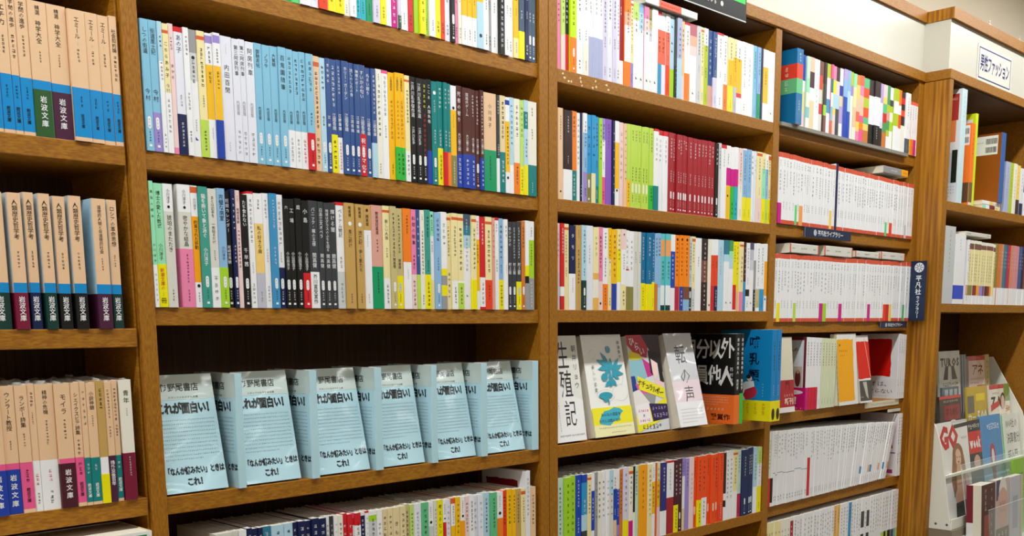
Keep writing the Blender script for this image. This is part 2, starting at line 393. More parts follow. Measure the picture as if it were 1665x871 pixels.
FILM = clear('shrink_film', 'D8D8D4', .1, .35)
def film_tip(o, t, d, h, rng):
    b = MB(); n = 7; pts = []
    for i in range(n):
        yy = .004+(d-.012)*i/(n-1); pts.append((t*rng.uniform(.2, .8), yy, h+.0004+rng.uniform(0, .0045), t*rng.uniform(.1, .5)))
    for i in range(n-1):
        a, c = pts[i], pts[i+1]
        b.face([(a[0]-a[3]/2, a[1], h-.0004), (c[0]-c[3]/2, c[1], h-.0004), (c[0], c[1], c[2]), (a[0], a[1], a[2])], FILM)
        b.face([(a[0]+a[3]/2, a[1], h-.0004), (a[0], a[1], a[2]), (c[0], c[1], c[2]), (c[0]+c[3]/2, c[1], h-.0004)], FILM)
    b.build('film_wrap', o)
ROWS = {}
ROWS['L1']=(1.2077,'paperbacks on the top left shelf',"""
-8519,130,30,1430|pe:.56,az:.975,pe||||エチカ@.06-.25 ~6@.3-.5 ~4@.64-.74 岩波文庫@.8-.92||peach-beige-and-bright-blue paperback, tenth book from the right on the top left shelf
-8386,120,35,1411|pe:.565,az:.975,pe||||エチカ@.06-.22 ~5@.28-.42 ~4@.64-.74 岩波文庫@.8-.92||peach-beige-and-bright-blue paperback, ninth book from the right on the top left shelf
-8265,83,37,1419|pe:.57,az:.975,pe||||学問の進歩@.02-.23 ~5@.27-.45 ~4@.64-.74 岩波文庫@.8-.92||peach-beige-and-bright-blue paperback, eighth book from the right on the top left shelf
-8179,132,43,1414|pe:.575,az:.975,pe||||学問の進歩@.02-.22 ~6@.26-.42 ~4@.64-.74 岩波文庫@.8-.92||peach-beige-and-bright-blue paperback, seventh book from the right on the top left shelf
-8045,199,35,1421|pe:.58,az|0.65fg|||精選@.03-.1 神学大全@.14-.31 ~4@.36-.45 岩波文庫@.69-.93#W||peach-beige-and-bright-blue paperback, forest green band, sixth book from the right on the top left shelf
-7844,214,42,1422|pe:.585,az|0.65pl|||精選@.03-.1 神学大全@.14-.31 ~5@.36-.46 岩波文庫@.69-.93#W||peach-beige-and-bright-blue paperback, plum band, fifth book from the right on the top left shelf
-7628,192,6,1408|pe:.59,az:.97,pe||||エミール@.05-.22 (上)@.235-.27#gy ~4@.29-.4 ~3@.65-.74 岩波文庫@.79-.9||peach-beige-and-bright-blue paperback, fourth book from the right on the top left shelf
-7435,149,24,1413|pe:.59,az:.97,pe||||エミール@.05-.22 (中)@.235-.27#gy ~4@.29-.4 ~3@.65-.74 岩波文庫@.79-.9||peach-beige-and-bright-blue paperback, third book from the right on the top left shelf
-7284,137,43,1415|pe:.59,az:.97,pe||||エミール@.05-.22 (下)@.235-.27#gy ~4@.29-.4 ~3@.65-.74 岩波文庫@.79-.9||peach-beige-and-bright-blue paperback, second book from the right on the top left shelf
-7144,89,31,1430|pe:.6,az:.97,pe||||社会契約論@.1-.28 ~6@.3-.5 ~4@.65-.75 岩波文庫@.79-.9||peach-beige-and-bright-blue paperback, rightmost book on the top left shelf
""")
ROWS['L2']=(0.9972,'paperbacks on the middle left shelf',"""
-8674,202,36,1473|pe:.655,az:.73,az|0.73dg|lgy||~8@.12-.42 ~6@.47-.6 岩波文庫@.755-.94#W||peach-beige-and-bright-blue paperback, dark green band, eighth book from the right on the middle left shelf
-8429,142,11,1473|pe:.655,az:.73,az|0.73wn|lgy||人類歴史哲学考@.05-.34 ~5@.42-.55 岩波文庫@.755-.94#W||peach-beige-and-bright-blue paperback, wine red band, seventh book from the right on the middle left shelf
-8252,113,37,1492|pe:.655,az:.73,az|0.73nv|lgy||人類歴史哲学考@.05-.34 ~5@.42-.55 岩波文庫@.755-.94#W||peach-beige-and-bright-blue paperback, navy band, sixth book from the right on the middle left shelf
-8098,125,11,1489|pe:.655,az:.73,az|0.73dg|lgy||人類歴史哲学考@.05-.34 ~5@.42-.55 岩波文庫@.755-.94#W||peach-beige-and-bright-blue paperback, dark green band, fifth book from the right on the middle left shelf
-7937,137,30,1475|pe:.655,az:.73,az|0.73dk|lgy||人類歴史哲学考@.05-.34 ~5@.42-.55 岩波文庫@.755-.94#W||peach-beige-and-bright-blue paperback, black band, fourth book from the right on the middle left shelf
-7763,140,10,1491|pe:.655,az:.73,az|0.73dk|lgy||人類歴史哲学考@.05-.34 ~5@.42-.55 岩波文庫@.755-.94#W||peach-beige-and-bright-blue paperback, black band, third book from the right on the middle left shelf
-7505,165,5,1481|pe:.655,az:.73,az|0.73pl|lb||道徳的人間と非道徳的社会@.05-.42 ~5@.45-.55 岩波文庫@.755-.94#W||peach-beige-and-bright-blue paperback, plum band, second book from the right on the middle left shelf
-7314,118,40,1484|pe:.655,az:.73,az|0.73dg|lgy||ロシアの革命思想@.05-.36 ~5@.42-.52 岩波文庫@.755-.94#W||peach-beige-and-bright-blue paperback, dark green band, rightmost book on the middle left shelf
""")
ROWS['L3']=(0.791,'paperbacks on the lower left shelf',"""
-8853,175,13,1454|pe:.6,hp|0.65bl|||~5@.05-.3 ~5@.36-.5 岩波文庫@.68-.95#W||peach-beige-and-hot-pink paperback, royal blue band, thirteenth book from the right on the lower left shelf
-8676,160,43,1446|pe:.6,hp|0.65bl|||ウンラート教授@.05-.35 ~4@.42-.5 岩波文庫@.68-.95#W||peach-beige-and-hot-pink paperback, royal blue band, twelfth book from the right on the lower left shelf
-8514,135,33,1445|pe:.6,hp:.97,pe||||ランボー詩集@.08-.33 ~5@.37-.48 ~3@.65-.76 岩波文庫@.8-.92||peach-beige-and-hot-pink paperback, eleventh book from the right on the lower left shelf
-8377,84,44,1458|pe:.6,W||W||~4@.06-.18 ~6@.22-.32 ~3@.7-.8#rd ~4@.85-.95||peach-beige-and-white paperback, tenth book from the right on the lower left shelf
-8292,205,41,1450|pe:.6,W||W||精神の危機@.05-.24 ~8@.28-.48 ~3@.67-.78#hp ~3@.84-.95||peach-beige-and-white paperback, ninth book from the right on the lower left shelf
-8085,180,17,1446|pe:.6,hp|0.64mr|||モイラ@.08-.25 ~6@.28-.45 岩波文庫@.68-.93#W||peach-beige-and-hot-pink paperback, dark maroon band, eighth book from the right on the lower left shelf
-7902,107,19,1450|pe:.6,hp:.97,pe||||シェイクスピア詩集@.08-.42 ~4@.45-.58 ~3@.64-.75 岩波文庫@.8-.92||peach-beige-and-hot-pink paperback, seventh book from the right on the lower left shelf
-7794,67,12,1455|pe:.61,te:.975,pe||||~6@.06-.36 ~3@.65-.75 岩波文庫@.82-.94||peach-beige-and-teal paperback, sixth book from the right on the lower left shelf
-7725,114,11,1439|pe:.61,te:.975,pe||||小説神髄@.07-.22 ~5@.26-.36 ~2@.66-.72 岩波文庫@.82-.94||peach-beige-and-teal paperback, fifth book from the right on the lower left shelf
-7610,99,8,1461|tn:.62,W|0.76ye|||~5@.06-.24||tan-and-white paperback, bright yellow band, fourth book from the right on the lower left shelf
-7509,90,17,1439|pe:.61,pe|0.61pl|lgy||~9@.06-.3 ~4@.36-.46 鴎外没後百年@.65-.86#W||peach beige paperback, plum band, third book from the right on the lower left shelf
-7417,77,29,1456|pe:.615,te:.975,pe||||~9@.06-.33 ~4@.36-.46 ~2@.66-.73 岩波文庫@.8-.92||peach-beige-and-teal paperback, second book from the right on the lower left shelf
-7326,148,5,1458|iv:.6,iv|0.605wn|||青年@.08-.2 ~4@.23-.3 ~8@.63-.8#W||ivory paperback, wine red band, rightmost book on the lower left shelf
""")
ROWS['A0']=(1.4155,"paperbacks on the second bay's top shelf","""
-4655,116,37,1478|lg:.8,lg||||||
-4537,162,20,1469|lgy:.5,dk:.86,W||||||
-4373,126,28,1490|wl||||*||
-4245,141,5,1469|vr||||*||
-4102,117,7,1480|ye:.6,ye||||~5@.7-.93||
-3983,158,12,1488|ye||||*||
-3823,93,43,1471|W||||●@.78-.88 ~4@.9-.98||
-3728,101,13,1486|W||||●@.78-.88 ~4@.9-.98||
-3625,74,35,1491|tq||||*||
-3550,102,42,1483|tq||||*||
-3445,111,43,1487|gn||||*||
-3333,119,19,1471|lv||||*||
-3212,106,19,1478|ye:.9,ye||||*||
-3104,92,26,1472|W||||~4@.4-.8#hp||
-3009,108,36,1488|mg||||~9@.4-.98#W||
-2899,57,9,1475|lv:.88,fg||||*||
-2840,137,35,1479|W||||*||white paperback right of pale-lavender-and-forest-green one, second bay's top shelf
-2701,99,37,1492|rd||||*||
-2587,90,39,1488|lm:.8,lm||||~3@.3-.5#W||
-2495,109,6,1491|ye||||~6@.45-.9||
-2385,69,43,1479|lm:.6,lm||||*||
-2313,114,9,1480|W||||*||white paperback right of lime one, second bay's top shelf
-2197,106,19,1486|dg:.4,ye||||*||dark-green-and-bright-yellow paperback, second bay's top shelf
-2089,91,29,1479|dg:.4,vr||||*||
-1997,106,42,1475|wl||||*||bluish white paperback right of dark-green-and-vermilion one, second bay's top shelf
-1889,88,19,1478|rd:.5,dk|||S|*||
-1799,67,42,1472|pk||||*||
-1730,61,27,1477|iv||||*||
-1668,106,17,1492|go:.72,W||||*||leftmost of three side-by-side golden-yellow-and-white paperbacks, second bay's top shelf
-1559,99,18,1491|go:.72,W||||*||second of three side-by-side golden-yellow-and-white paperbacks, second bay's top shelf
-1459,91,12,1483|go:.72,W||||*||
-1366,135,8,1480|go:.55,go|0.55lb|||●@.85-.9||golden yellow paperback with pale blue band, second bay's top shelf
-1229,110,11,1476|go:.5,W|0.55W|||*||golden-yellow-and-white paperback with white band, second bay's top shelf
-1116,76,33,1470|gy||||*||
-1038,148,45,1475|W||||*||white paperback right of grey one, second bay's top shelf
-888,114,11,1487|W|0.42dk|||~9@.45-.95#W||white paperback with black band, second bay's top shelf
-772,106,7,1489|W||||*||left of two side-by-side white paperbacks right of white one, second bay's top shelf
-664,107,44,1477|W||||*||right of two side-by-side white paperbacks right of white one, second bay's top shelf
-556,108,26,1487|go:.8,cr||||*||golden-yellow-and-cream paperback, second bay's top shelf
-445,128,21,1487|sl|0.72ye|||~3@.5-.6#W||slate paperback with bright yellow band, second bay's top shelf
-316,92,14,1485|nv||||*||
-222,73,29,1484|sl|||S|~3@.5-.6#W||
-147,102,38,1486|sl|||S|~3@.5-.6#W||right of two side-by-side slate paperbacks, second bay's top shelf
""")
ROWS['A1']=(1.2063,"paperbacks on the second bay's second shelf","""
-6781,102,20,1487|sk|||S|しつの街道@.06-.26 今村@.52-.62||sky blue paperback at far left end, second bay's second shelf
-6677,110,33,1492|sk|0.7li||S|街道風土記@.06-.26 今村@.52-.62||sky blue paperback with lilac band, second bay's second shelf
-6565,57,16,1492|lb:.3,W||||~3@.1-.2 ~5@.3-.45 ~4@.85-.97||pale-blue-and-white paperback right of sky blue one, second bay's second shelf
-6506,82,24,1483|cr:.05,or:.075,cr:.53,W||||こちらあみ子@.13-.42 今村@.46-.53#gy ~7@.57-.85#gy||cream-and-white paperback right of pale-blue-and-white one, second bay's second shelf
-6421,67,36,1499|lp:.95,pk||||~4@.1-.2 あひる@.3-.43||pale pink paperback, second bay's second shelf
-6352,114,33,1477|rd:.04,wl|0.68nv|||あの子@.06-.2 ~4@.52-.62#gy ~7@.74-.94#W||bluish white paperback with navy band, second bay's second shelf
-6236,71,17,1486|W||||~5@.06-.22 ~5@.5-.64#gy ~4@.8-.9||white paperback right of bluish white one, second bay's second shelf
-6163,110,43,1483|gy:.18,lgy:.4,W||||●~5@.2-.42 ~5@.7-.8 ◣@.83-.88#bl||grey-and-light-grey paperback, second bay's second shelf
-6052,104,31,1486|cr:.04,or:.07,cr|0.7yg|||~9@.13-.44 ~5@.5-.6 ~6@.78-.95||cream paperback with yellow-green band, second bay's second shelf
-5946,98,28,1478|W:.02,li:.08,W:.25,go|0.69W|||~4@.1-.24 ~3@.3-.4 ~7@.75-.85#bl||white-and-golden-yellow paperback with white band, second bay's second shelf
-5847,96,5,1495|W:.02,li:.08,W:.26,go|0.69bl|||~5@.12-.24 ~5@.3-.45||white-and-golden-yellow paperback with royal blue band, second bay's second shelf
-5748,166,27,1484|wl||||~7@.06-.14#gy 内田百閒@.22-.46 ~4@.85-.93#gy||leftmost of four side-by-side bluish white paperbacks, second bay's second shelf
-5581,97,15,1475|wl||||第三阿房列車@.05-.3 内田百閒@.5-.62#gy ~5@.74-.95#gy||second of four side-by-side bluish white paperbacks, second bay's second shelf
-5482,90,32,1489|wl||||第二阿房列車@.05-.3 内田百閒@.5-.62#gy ~5@.74-.95#gy||third of four side-by-side bluish white paperbacks, second bay's second shelf
-5390,119,24,1476|wl||||阿房列車@.05-.28 内田百閒@.5-.62#gy ~5@.74-.95#gy||rightmost of four side-by-side bluish white paperbacks, second bay's second shelf
-5269,124,38,1486|sk|||S|御馳走帖@.05-.2 内田百閒@.52-.63||leftmost of four sky blue paperbacks right of bluish white one, second bay's second shelf
-5144,109,31,1481|sk|||S|ノラや@.07-.19 内田百閒@.52-.63||second of four sky blue paperbacks right of bluish white one, second bay's second shelf
-5032,119,37,1487|sk|||S|大貧帳@.06-.17 内田百閒@.52-.63||third of four sky blue paperbacks right of bluish white one, second bay's second shelf
-4912,115,19,1495|sk|||S|百鬼園随筆@.06-.36 内田百閒@.52-.63||rightmost of four sky blue paperbacks right of bluish white one, second bay's second shelf
-4795,108,31,1492|sk:.68,W||||~8@.06-.37 内田百閒@.52-.63 ~6@.74-.95#gy||leftmost of three side-by-side sky-blue-and-white paperbacks, second bay's second shelf
-4685,95,35,1482|sk:.68,W||||~8@.06-.37 内田百閒@.5-.62 ~6@.74-.95#gy||second of three side-by-side sky-blue-and-white paperbacks, second bay's second shelf
-4588,102,38,1491|sk:.68,W||||~9@.06-.42 内田百閒@.5-.62 ~6@.74-.95#rd||rightmost of three side-by-side sky-blue-and-white paperbacks, second bay's second shelf
-4485,111,19,1486|sk|0.68rd||S|~6@.06-.33 ~4@.5-.62||sky blue paperback with red band, second bay's second shelf
-4371,104,39,1479|pe:.05,or:.09,pe||||~12@.13-.63 ~5@.7-.95||peach beige paperback, second bay's second shelf
-4265,93,40,1474|lb|||S|~5@.06-.28 ~3@.5-.6||pale blue paperback, second bay's second shelf
-4170,71,33,1484|db|||S|きらきら@.04-.22#W 江國@.48-.62#W||denim blue paperback right of pale blue one, second bay's second shelf
-4097,106,44,1483|db|0.66ye|||~8@.05-.42 江國香織@.47-.62 ~6@.7-.97||denim blue paperback with bright yellow band, second bay's second shelf
-3989,78,43,1492|db:.68,W||||~8@.05-.3 江國香織@.47-.62#W ~9@.72-.97#rd||denim-blue-and-white paperback, second bay's second shelf
-3908,112,26,1492|db|||S|ホリー・ガーデン@.05-.34 江國香織@.46-.62||leftmost of three side-by-side denim blue paperbacks right of denim-blue-and-white one, second bay's second shelf
-3794,83,26,1483|db|||S|流しのしたの骨@.05-.3 江國香織@.46-.62||second of three side-by-side denim blue paperbacks right of denim-blue-and-white one, second bay's second shelf
-3710,80,12,1477|db|||S|神様のボート@.05-.25 江國香織@.46-.62||rightmost of three side-by-side denim blue paperbacks right of denim-blue-and-white one, second bay's second shelf
-3627,121,38,1490|db|0.62rd||S|すいかの匂い@.05-.3 江國香織@.46-.62 祝ドラマ化@.65-.95#W||denim blue paperback with red band, second bay's second shelf
-3504,92,42,1468|db|||S|ぬるい眠り@.05-.25 江國香織@.46-.62||denim blue paperback right of denim blue one, second bay's second shelf
-3410,86,24,1470|db:.68,lb||||~9@.05-.42 江國香織@.47-.62||denim-blue-and-pale-blue paperback, second bay's second shelf
-3322,103,33,1481|iv||||~3@.04-.1 ~10@.13-.62 ~4@.86-.96||ivory paperback, second bay's second shelf
-3217,110,34,1482|hp:.03,W||||~9@.05-.42#gy ~5@.5-.62||white paperback right of ivory one, second bay's second shelf
-3105,111,34,1470|go||||三島由紀夫@.04-.17 ~9@.25-.62#or ~4@.85-.95||golden yellow paperback, second bay's second shelf
-2992,80,12,1481|go|0.69gn2|||三島由紀夫@.04-.17 ~9@.25-.62#or ~5@.74-.95||left of two side-by-side golden yellow paperbacks with bright green band, second bay's second shelf
-2910,104,36,1488|go|0.69gn2|||三島由紀夫@.04-.17 ~9@.25-.62#or ~5@.74-.95||right of two side-by-side golden yellow paperbacks with bright green band, second bay's second shelf
-2804,91,28,1475|cr:.04,or:.06,cr:.71,W||||~9@.13-.45 ~5@.74-.95||cream-and-white paperback right of golden yellow one, second bay's second shelf
-2711,112,32,1476|dk|||S|江戸川乱歩傑作選@.05-.38 江戸川乱歩@.47-.64||leftmost of three side-by-side black paperbacks, second bay's second shelf
-2597,110,22,1471|dk|||S|江戸川乱歩名作選@.05-.38 江戸川乱歩@.47-.64||second of three side-by-side black paperbacks, second bay's second shelf
-2484,94,30,1472|dk|||S|~5@.04-.28#ye ~9@.32-.75#rd||rightmost of three side-by-side black paperbacks, second bay's second shelf
-2388,91,36,1488|dk:.67,dk|0.68bl|||こころ@.04-.2 人間失格@.24-.42||black paperback with royal blue band, second bay's second shelf
-2295,111,30,1473|te|||S|●@.06-.16#W ~5@.18-.3 ~5@.46-.6||teal paperback, second bay's second shelf
-2182,104,34,1487|te|0.64ye|||~5@.05-.26 ~5@.46-.62 ~6@.7-.95||teal paperback with bright yellow band, second bay's second shelf
-2076,69,6,1485|te|0.67rd|||~5@.05-.26 ~5@.46-.62||teal paperback with red band, second bay's second shelf
-2005,70,11,1478|te|0.67og|||~4@.05-.2 ~5@.46-.62||teal paperback with orange band, second bay's second shelf
-1933,124,23,1469|W:.24,go|0.69ol|||●@.2-.24 ~6@.28-.42#ol ~8@.74-.97#W||white-and-golden-yellow paperback with olive band, second bay's second shelf
-1807,115,31,1486|br|0.67bl|||死者の奢り@.05-.36 大江健三郎@.46-.64 ~6@.7-.97||leftmost of three dark brown paperbacks banded blue beside white-and-yellow one, second bay's second shelf
-1690,176,14,1474|br|0.66bl|||同時代ゲーム@.05-.28 大江健三郎@.46-.63 ~6@.7-.97||second of three dark brown paperbacks banded blue beside white-and-yellow one, second bay's second shelf
-1513,99,32,1472|br|0.66bl|||~7@.05-.28 大江健三郎@.48-.63 ~6@.7-.97||rightmost of three dark brown paperbacks banded blue beside white-and-yellow one, second bay's second shelf
-1411,81,30,1469|br|||S|~8@.05-.35 大江健三郎@.48-.64||dark brown paperback, second bay's second shelf
-1328,78,7,1485|br|0.68bl|||~11@.05-.45 大江健三郎@.48-.64 ~6@.7-.97||dark brown paperback banded blue right of dark brown one, second bay's second shelf
-1248,280,24,1473|pe|0.58gn|||小川洋子@.1-.36 ~7@.63-.9||peach beige paperback with green band, second bay's second shelf
-967,65,14,1467|ch:.65,W||||~5@.05-.2 ~5@.5-.62||charcoal-and-white paperback, second bay's second shelf
-900,117,7,1471|be:.58,te||||~8@.05-.45 ~5@.66-.9||beige-and-teal paperback, second bay's second shelf
-781,98,10,1463|W:.03,bl:.08,W:.25,go:.78,W||||~10@.3-.7 ●@.82-.86||white-and-golden-yellow paperback, second bay's second shelf
-682,99,18,1474|lb:.7,W||||~8@.06-.5#bl||pale-blue-and-white paperback right of white-and-golden-yellow one, second bay's second shelf
-581,128,12,1470|iv:.67,og||||~6@.06-.4 ~5@.7-.9||ivory-and-orange paperback, second bay's second shelf
-451,92,13,1466|lm2:.7,ye||||~6@.06-.4 ~7@.72-.97||pale-lime-and-bright-yellow paperback, second bay's second shelf
-357,93,6,1477|lb:.12,te:.3,lb:.68,ye||||~3@.14-.28 ~5@.4-.6||pale-blue-and-teal paperback, second bay's second shelf
-262,216,24,1478|iv:.67,te||||~3@.06-.16 ~4@.28-.4 ~5@.85-.97#W||ivory-and-teal paperback, second bay's second shelf
""")
ROWS['A2']=(1.0225,"paperbacks on the second bay's third shelf","""
-6801,56,6,1487|mi:.66,W||||薬指の標本@.06-.3 小川洋子@.48-.65 ~6@.72-.96#gy||mint-and-white paperback at far left end, second bay's third shelf
-6743,124,26,1469|mi|0.65ye|||博士の愛した数式@.06-.36 小川洋子@.48-.62 新潮文庫の@.68-.86#rd 100@.87-.91 冊@.92-.97||mint paperback with bright yellow band, second bay's third shelf
-6617,125,16,1472|W:.22,ig||W||小川洋子@.04-.16 ●@.17-.2 琥珀のまたたき@.25-.55 ~4@.85-.95||white-and-pale-stone-grey paperback, second bay's third shelf
-6419,174,42,1485|W:.22,ig|0.52pk|ig||小川洋子@.04-.16 ●@.17-.2 密やかな結晶@.25-.5 ~9@.56-.8 ~4@.85-.95||white-and-pale-stone-grey paperback with pink band, second bay's third shelf
-6243,89,36,1483|W:.01,or:.06,W:.25,am:.79,W||||小川洋子@.1-.2 約束された移動@.28-.52 ●@.8-.84 ~4@.87-.96||white-and-amber paperback, second bay's third shelf
-6152,123,15,1479|tg|||S|猫を抱いて象と泳ぐ@.06-.42#W 小川洋子@.5-.65#W||sea green paperback, second bay's third shelf
-6027,122,16,1463|ig:.66,W||||あとは切手を@.06-.24 一枚貼るだけ@.28-.46 ~5@.51-.6 ~4@.72-.95#gy||pale-stone-grey-and-white paperback, second bay's third shelf
-5903,114,11,1478|sb|0.66lm||S|完璧な病室@.05-.27 小川洋子@.48-.6||light blue paperback with lime band, second bay's third shelf
-5786,84,45,1454|dk|||S|妊娠カレンダー@.06-.35 尾崎世界観@.46-.62||black paperback right of light blue one, second bay's third shelf
-5700,58,17,1484|nv|||S|~6@.06-.35#W ~5@.46-.62#W||navy paperback, second bay's third shelf
-5640,71,29,1476|lp||||~3@.04-.1#rd 尾崎世界観@.15-.28 ~10@.33-.66||pale pink paperback, second bay's third shelf
-5567,101,24,1430|dk|||S|たち食わない@.05-.28 千早茜@.46-.64||black paperback right of pale pink one, second bay's third shelf
-5463,92,31,1478|rd:.02,W||||~10@.06-.44#gy ~5@.6-.7#gy ~5@.78-.97#gy||white paperback right of black one, second bay's third shelf
-5369,129,29,1462|W:.26,am2:.69,wg||||~3@.05-.14 私の好きな曲@.28-.52 ~4@.85-.95#gy||white-and-pale-amber paperback, second bay's third shelf
-5239,95,35,1472|W||||~5@.05-.22#gy ~5@.48-.6#gy ~5@.8-.95#gy||white paperback right of white-and-pale-amber one, second bay's third shelf
-5142,108,10,1478|st|||S|~9@.05-.3#W ~5@.46-.62#W||steel blue paperback, second bay's third shelf
-5032,102,35,1472|W|0.64nv||S|~9@.05-.45#gy ~4@.5-.6#gy||white paperback with navy band, second bay's third shelf
-4928,74,17,1427|dk|||S|穴@.06-.1 小山田浩子@.48-.65||leftmost of three side-by-side black paperbacks right of white one, second bay's third shelf
-4852,98,26,1430|dk|||S|工場@.06-.24 小山田浩子@.48-.65||second of three side-by-side black paperbacks right of white one, second bay's third shelf
-4751,97,18,1444|dk|||S|庭@.06-.1 小山田浩子@.48-.65||rightmost of three side-by-side black paperbacks right of white one, second bay's third shelf
-4653,114,17,1425|dk|0.67rd||S|小島@.06-.22 小山田浩子@.48-.65||black paperback with red band, second bay's third shelf
-4537,148,26,1435|ch|0.66W|||パニック・裸の王様@.06-.42 開高健@.48-.62 芥川賞受賞作@.68-.96#dk||charcoal paperback with white band, second bay's third shelf
-4386,95,24,1430|ch|||S|日本三文オペラ@.06-.34 開高健@.48-.62||leftmost of three side-by-side charcoal paperbacks right of charcoal one, second bay's third shelf
-4289,96,19,1423|ch|||S|地球はグラスのふちを回る@.06-.46 開高健@.48-.62||second of three side-by-side charcoal paperbacks right of charcoal one, second bay's third shelf
-4192,111,35,1433|ch|||S|輝ける闇@.06-.28 開高健@.48-.62||rightmost of three side-by-side charcoal paperbacks right of charcoal one, second bay's third shelf
-4079,127,29,1448|rd:.03,W:.65,lgy||||ベトナム戦記@.06-.33 ~3@.5-.62#gy ~5@.75-.95#gy||white-and-light-grey paperback, second bay's third shelf
-3950,166,6,1449|tn||||開高健@.03-.13 ●@.17-.22#W 風に訊け@.25-.42 ~4@.85-.95||tan paperback right of white-and-light-grey one, second bay's third shelf
-3782,27,100,1454|dk:.4,fg||||||black-and-forest-green paperback, second bay's third shelf
-3753,143,23,1446|tn||||開高健@.03-.13 ●@.17-.22#W 流亡記・歩く影たち@.25-.65 ~4@.85-.95||tan paperback right of black-and-forest-green one, second bay's third shelf
-3608,142,42,1445|tn:.24,W||||●@.03-.07#br 開高健@.09-.2 ~6@.28-.4#gy ~4@.85-.95#gy||tan-and-white paperback, second bay's third shelf
-3465,196,41,1456|sa|0.59gn|||開高健短篇選@.06-.28 ~4@.32-.45 ~7@.64-.85||salmon paperback with green band, second bay's third shelf
-3267,121,27,1459|cr:.04,or:.065,cr:.7,W||||新しい人体@.13-.33 ~4@.4-.5 ~5@.76-.95||cream-and-white paperback right of salmon one, second bay's third shelf
-3144,107,6,1461|kh|||S|~11@.06-.5 開高健@.5-.6||khaki paperback, second bay's third shelf
-3035,134,36,1442|kh|0.67ye||S|~11@.06-.45 開高健@.5-.6||khaki paperback with bright yellow band, second bay's third shelf
-2899,148,22,1449|og:.53,W||||~6@.06-.25 ~5@.6-.7#gy||orange-and-white paperback, second bay's third shelf
-2749,101,28,1445|pk:.65,lp||||料理の歌集@.06-.36 ~4@.45-.6 ~6@.7-.97||pink-and-pale-pink paperback, second bay's third shelf
-2645,73,33,1451|db:.65,yg||||~6@.06-.5#W||denim-blue-and-yellow-green paperback, second bay's third shelf
-2570,87,30,1447|iv||||~3@.04-.1 ~12@.2-.65 ~4@.85-.96||ivory paperback, second bay's third shelf
-2482,107,24,1458|tg|0.65ye|||~6@.06-.28 ~5@.5-.62 ~6@.72-.97||sea green paperback with bright yellow band, second bay's third shelf
-2372,82,41,1443|mi:.25,W:.7,cr||||●@.03-.06 ~5@.08-.2 ~4@.3-.42#gy||mint-and-white paperback right of sea green one, second bay's third shelf
-2289,122,20,1435|sb|||S|~5@.06-.3 ~5@.46-.6||light blue paperback, second bay's third shelf
-2165,117,21,1449|W:.58,ye:.65,gy:.75,ye:.86,gy||||~4@.1-.35#gy||white-and-grey paperback, second bay's third shelf
-2046,94,39,1435|cr:.04,or:.07,cr||||~9@.13-.45 ~5@.6-.9||cream paperback, second bay's third shelf
-1950,116,13,1446|cr:.04,or:.07,cr:.7,W||||~8@.13-.45 ~5@.76-.95||cream-and-white paperback right of cream one, second bay's third shelf
-1831,124,17,1442|cr:.04,or:.07,cr:.7,W|0.72yg|||~8@.13-.6 ~5@.76-.95||cream-and-white paperback with yellow-green band, second bay's third shelf
-1705,165,38,1451|sl:.12,st2:.22,lb:.35,W||||~5@.05-.2#W ~8@.24-.6#gy ◣@.83-.87#te||slate-and-blue-grey paperback, second bay's third shelf
-1538,99,8,1441|cr:.04,or:.07,cr|0.68ye|||~9@.13-.58||cream paperback with bright yellow band, second bay's third shelf
-1437,89,38,1442|W:.25,go:.8,W||||~5@.05-.2#rd ~6@.3-.5||white-and-golden-yellow paperback, second bay's third shelf
-1346,115,33,1433|rd:.65,W:.97,rd||||~6@.06-.3#W ~5@.7-.95#gy||red-and-white paperback, second bay's third shelf
-1229,135,22,1439|cr:.05,or:.08,cr|0.68vr|||~9@.13-.6 ~5@.73-.9||cream paperback with vermilion band, second bay's third shelf
-1092,65,16,1431|sa||||~7@.05-.45#rd||salmon paperback, second bay's third shelf
-1025,100,36,1442|rd:.03,W||||~3@.06-.16#gy ~4@.45-.6#gy||white paperback right of salmon one, second bay's third shelf
-923,97,41,1436|sb|0.67ye|||~7@.06-.45 ~4@.5-.6 ~6@.72-.97||light blue paperback with bright yellow band, second bay's third shelf
-825,82,11,1426|W||||~3@.06-.2 ~5@.5-.6#gy||white paperback right of light blue one, second bay's third shelf
-741,102,24,1397|ch|||S|キシャツの@.06-.28 村上龍@.46-.6||left of two side-by-side charcoal paperbacks right of white one, second bay's third shelf
-637,99,27,1400|ch|||S|~11@.06-.42 村上龍@.46-.6||right of two side-by-side charcoal paperbacks right of white one, second bay's third shelf
-536,112,25,1408|ch|0.68ye||S|~11@.06-.42 村上龍@.46-.6||charcoal paperback with bright yellow band, second bay's third shelf
-422,81,18,1424|ob|||S|~6@.06-.3||brown-orange paperback, second bay's third shelf
-339,86,11,1436|W:.5,ye:.62,dk:.7,gy||||||white-and-bright-yellow paperback, second bay's third shelf
-252,139,28,1434|W:.21,lm:.64,gy||||~4@.06-.18 ~8@.25-.5 ~8@.68-.97#W||white-and-lime paperback, second bay's third shelf
""")
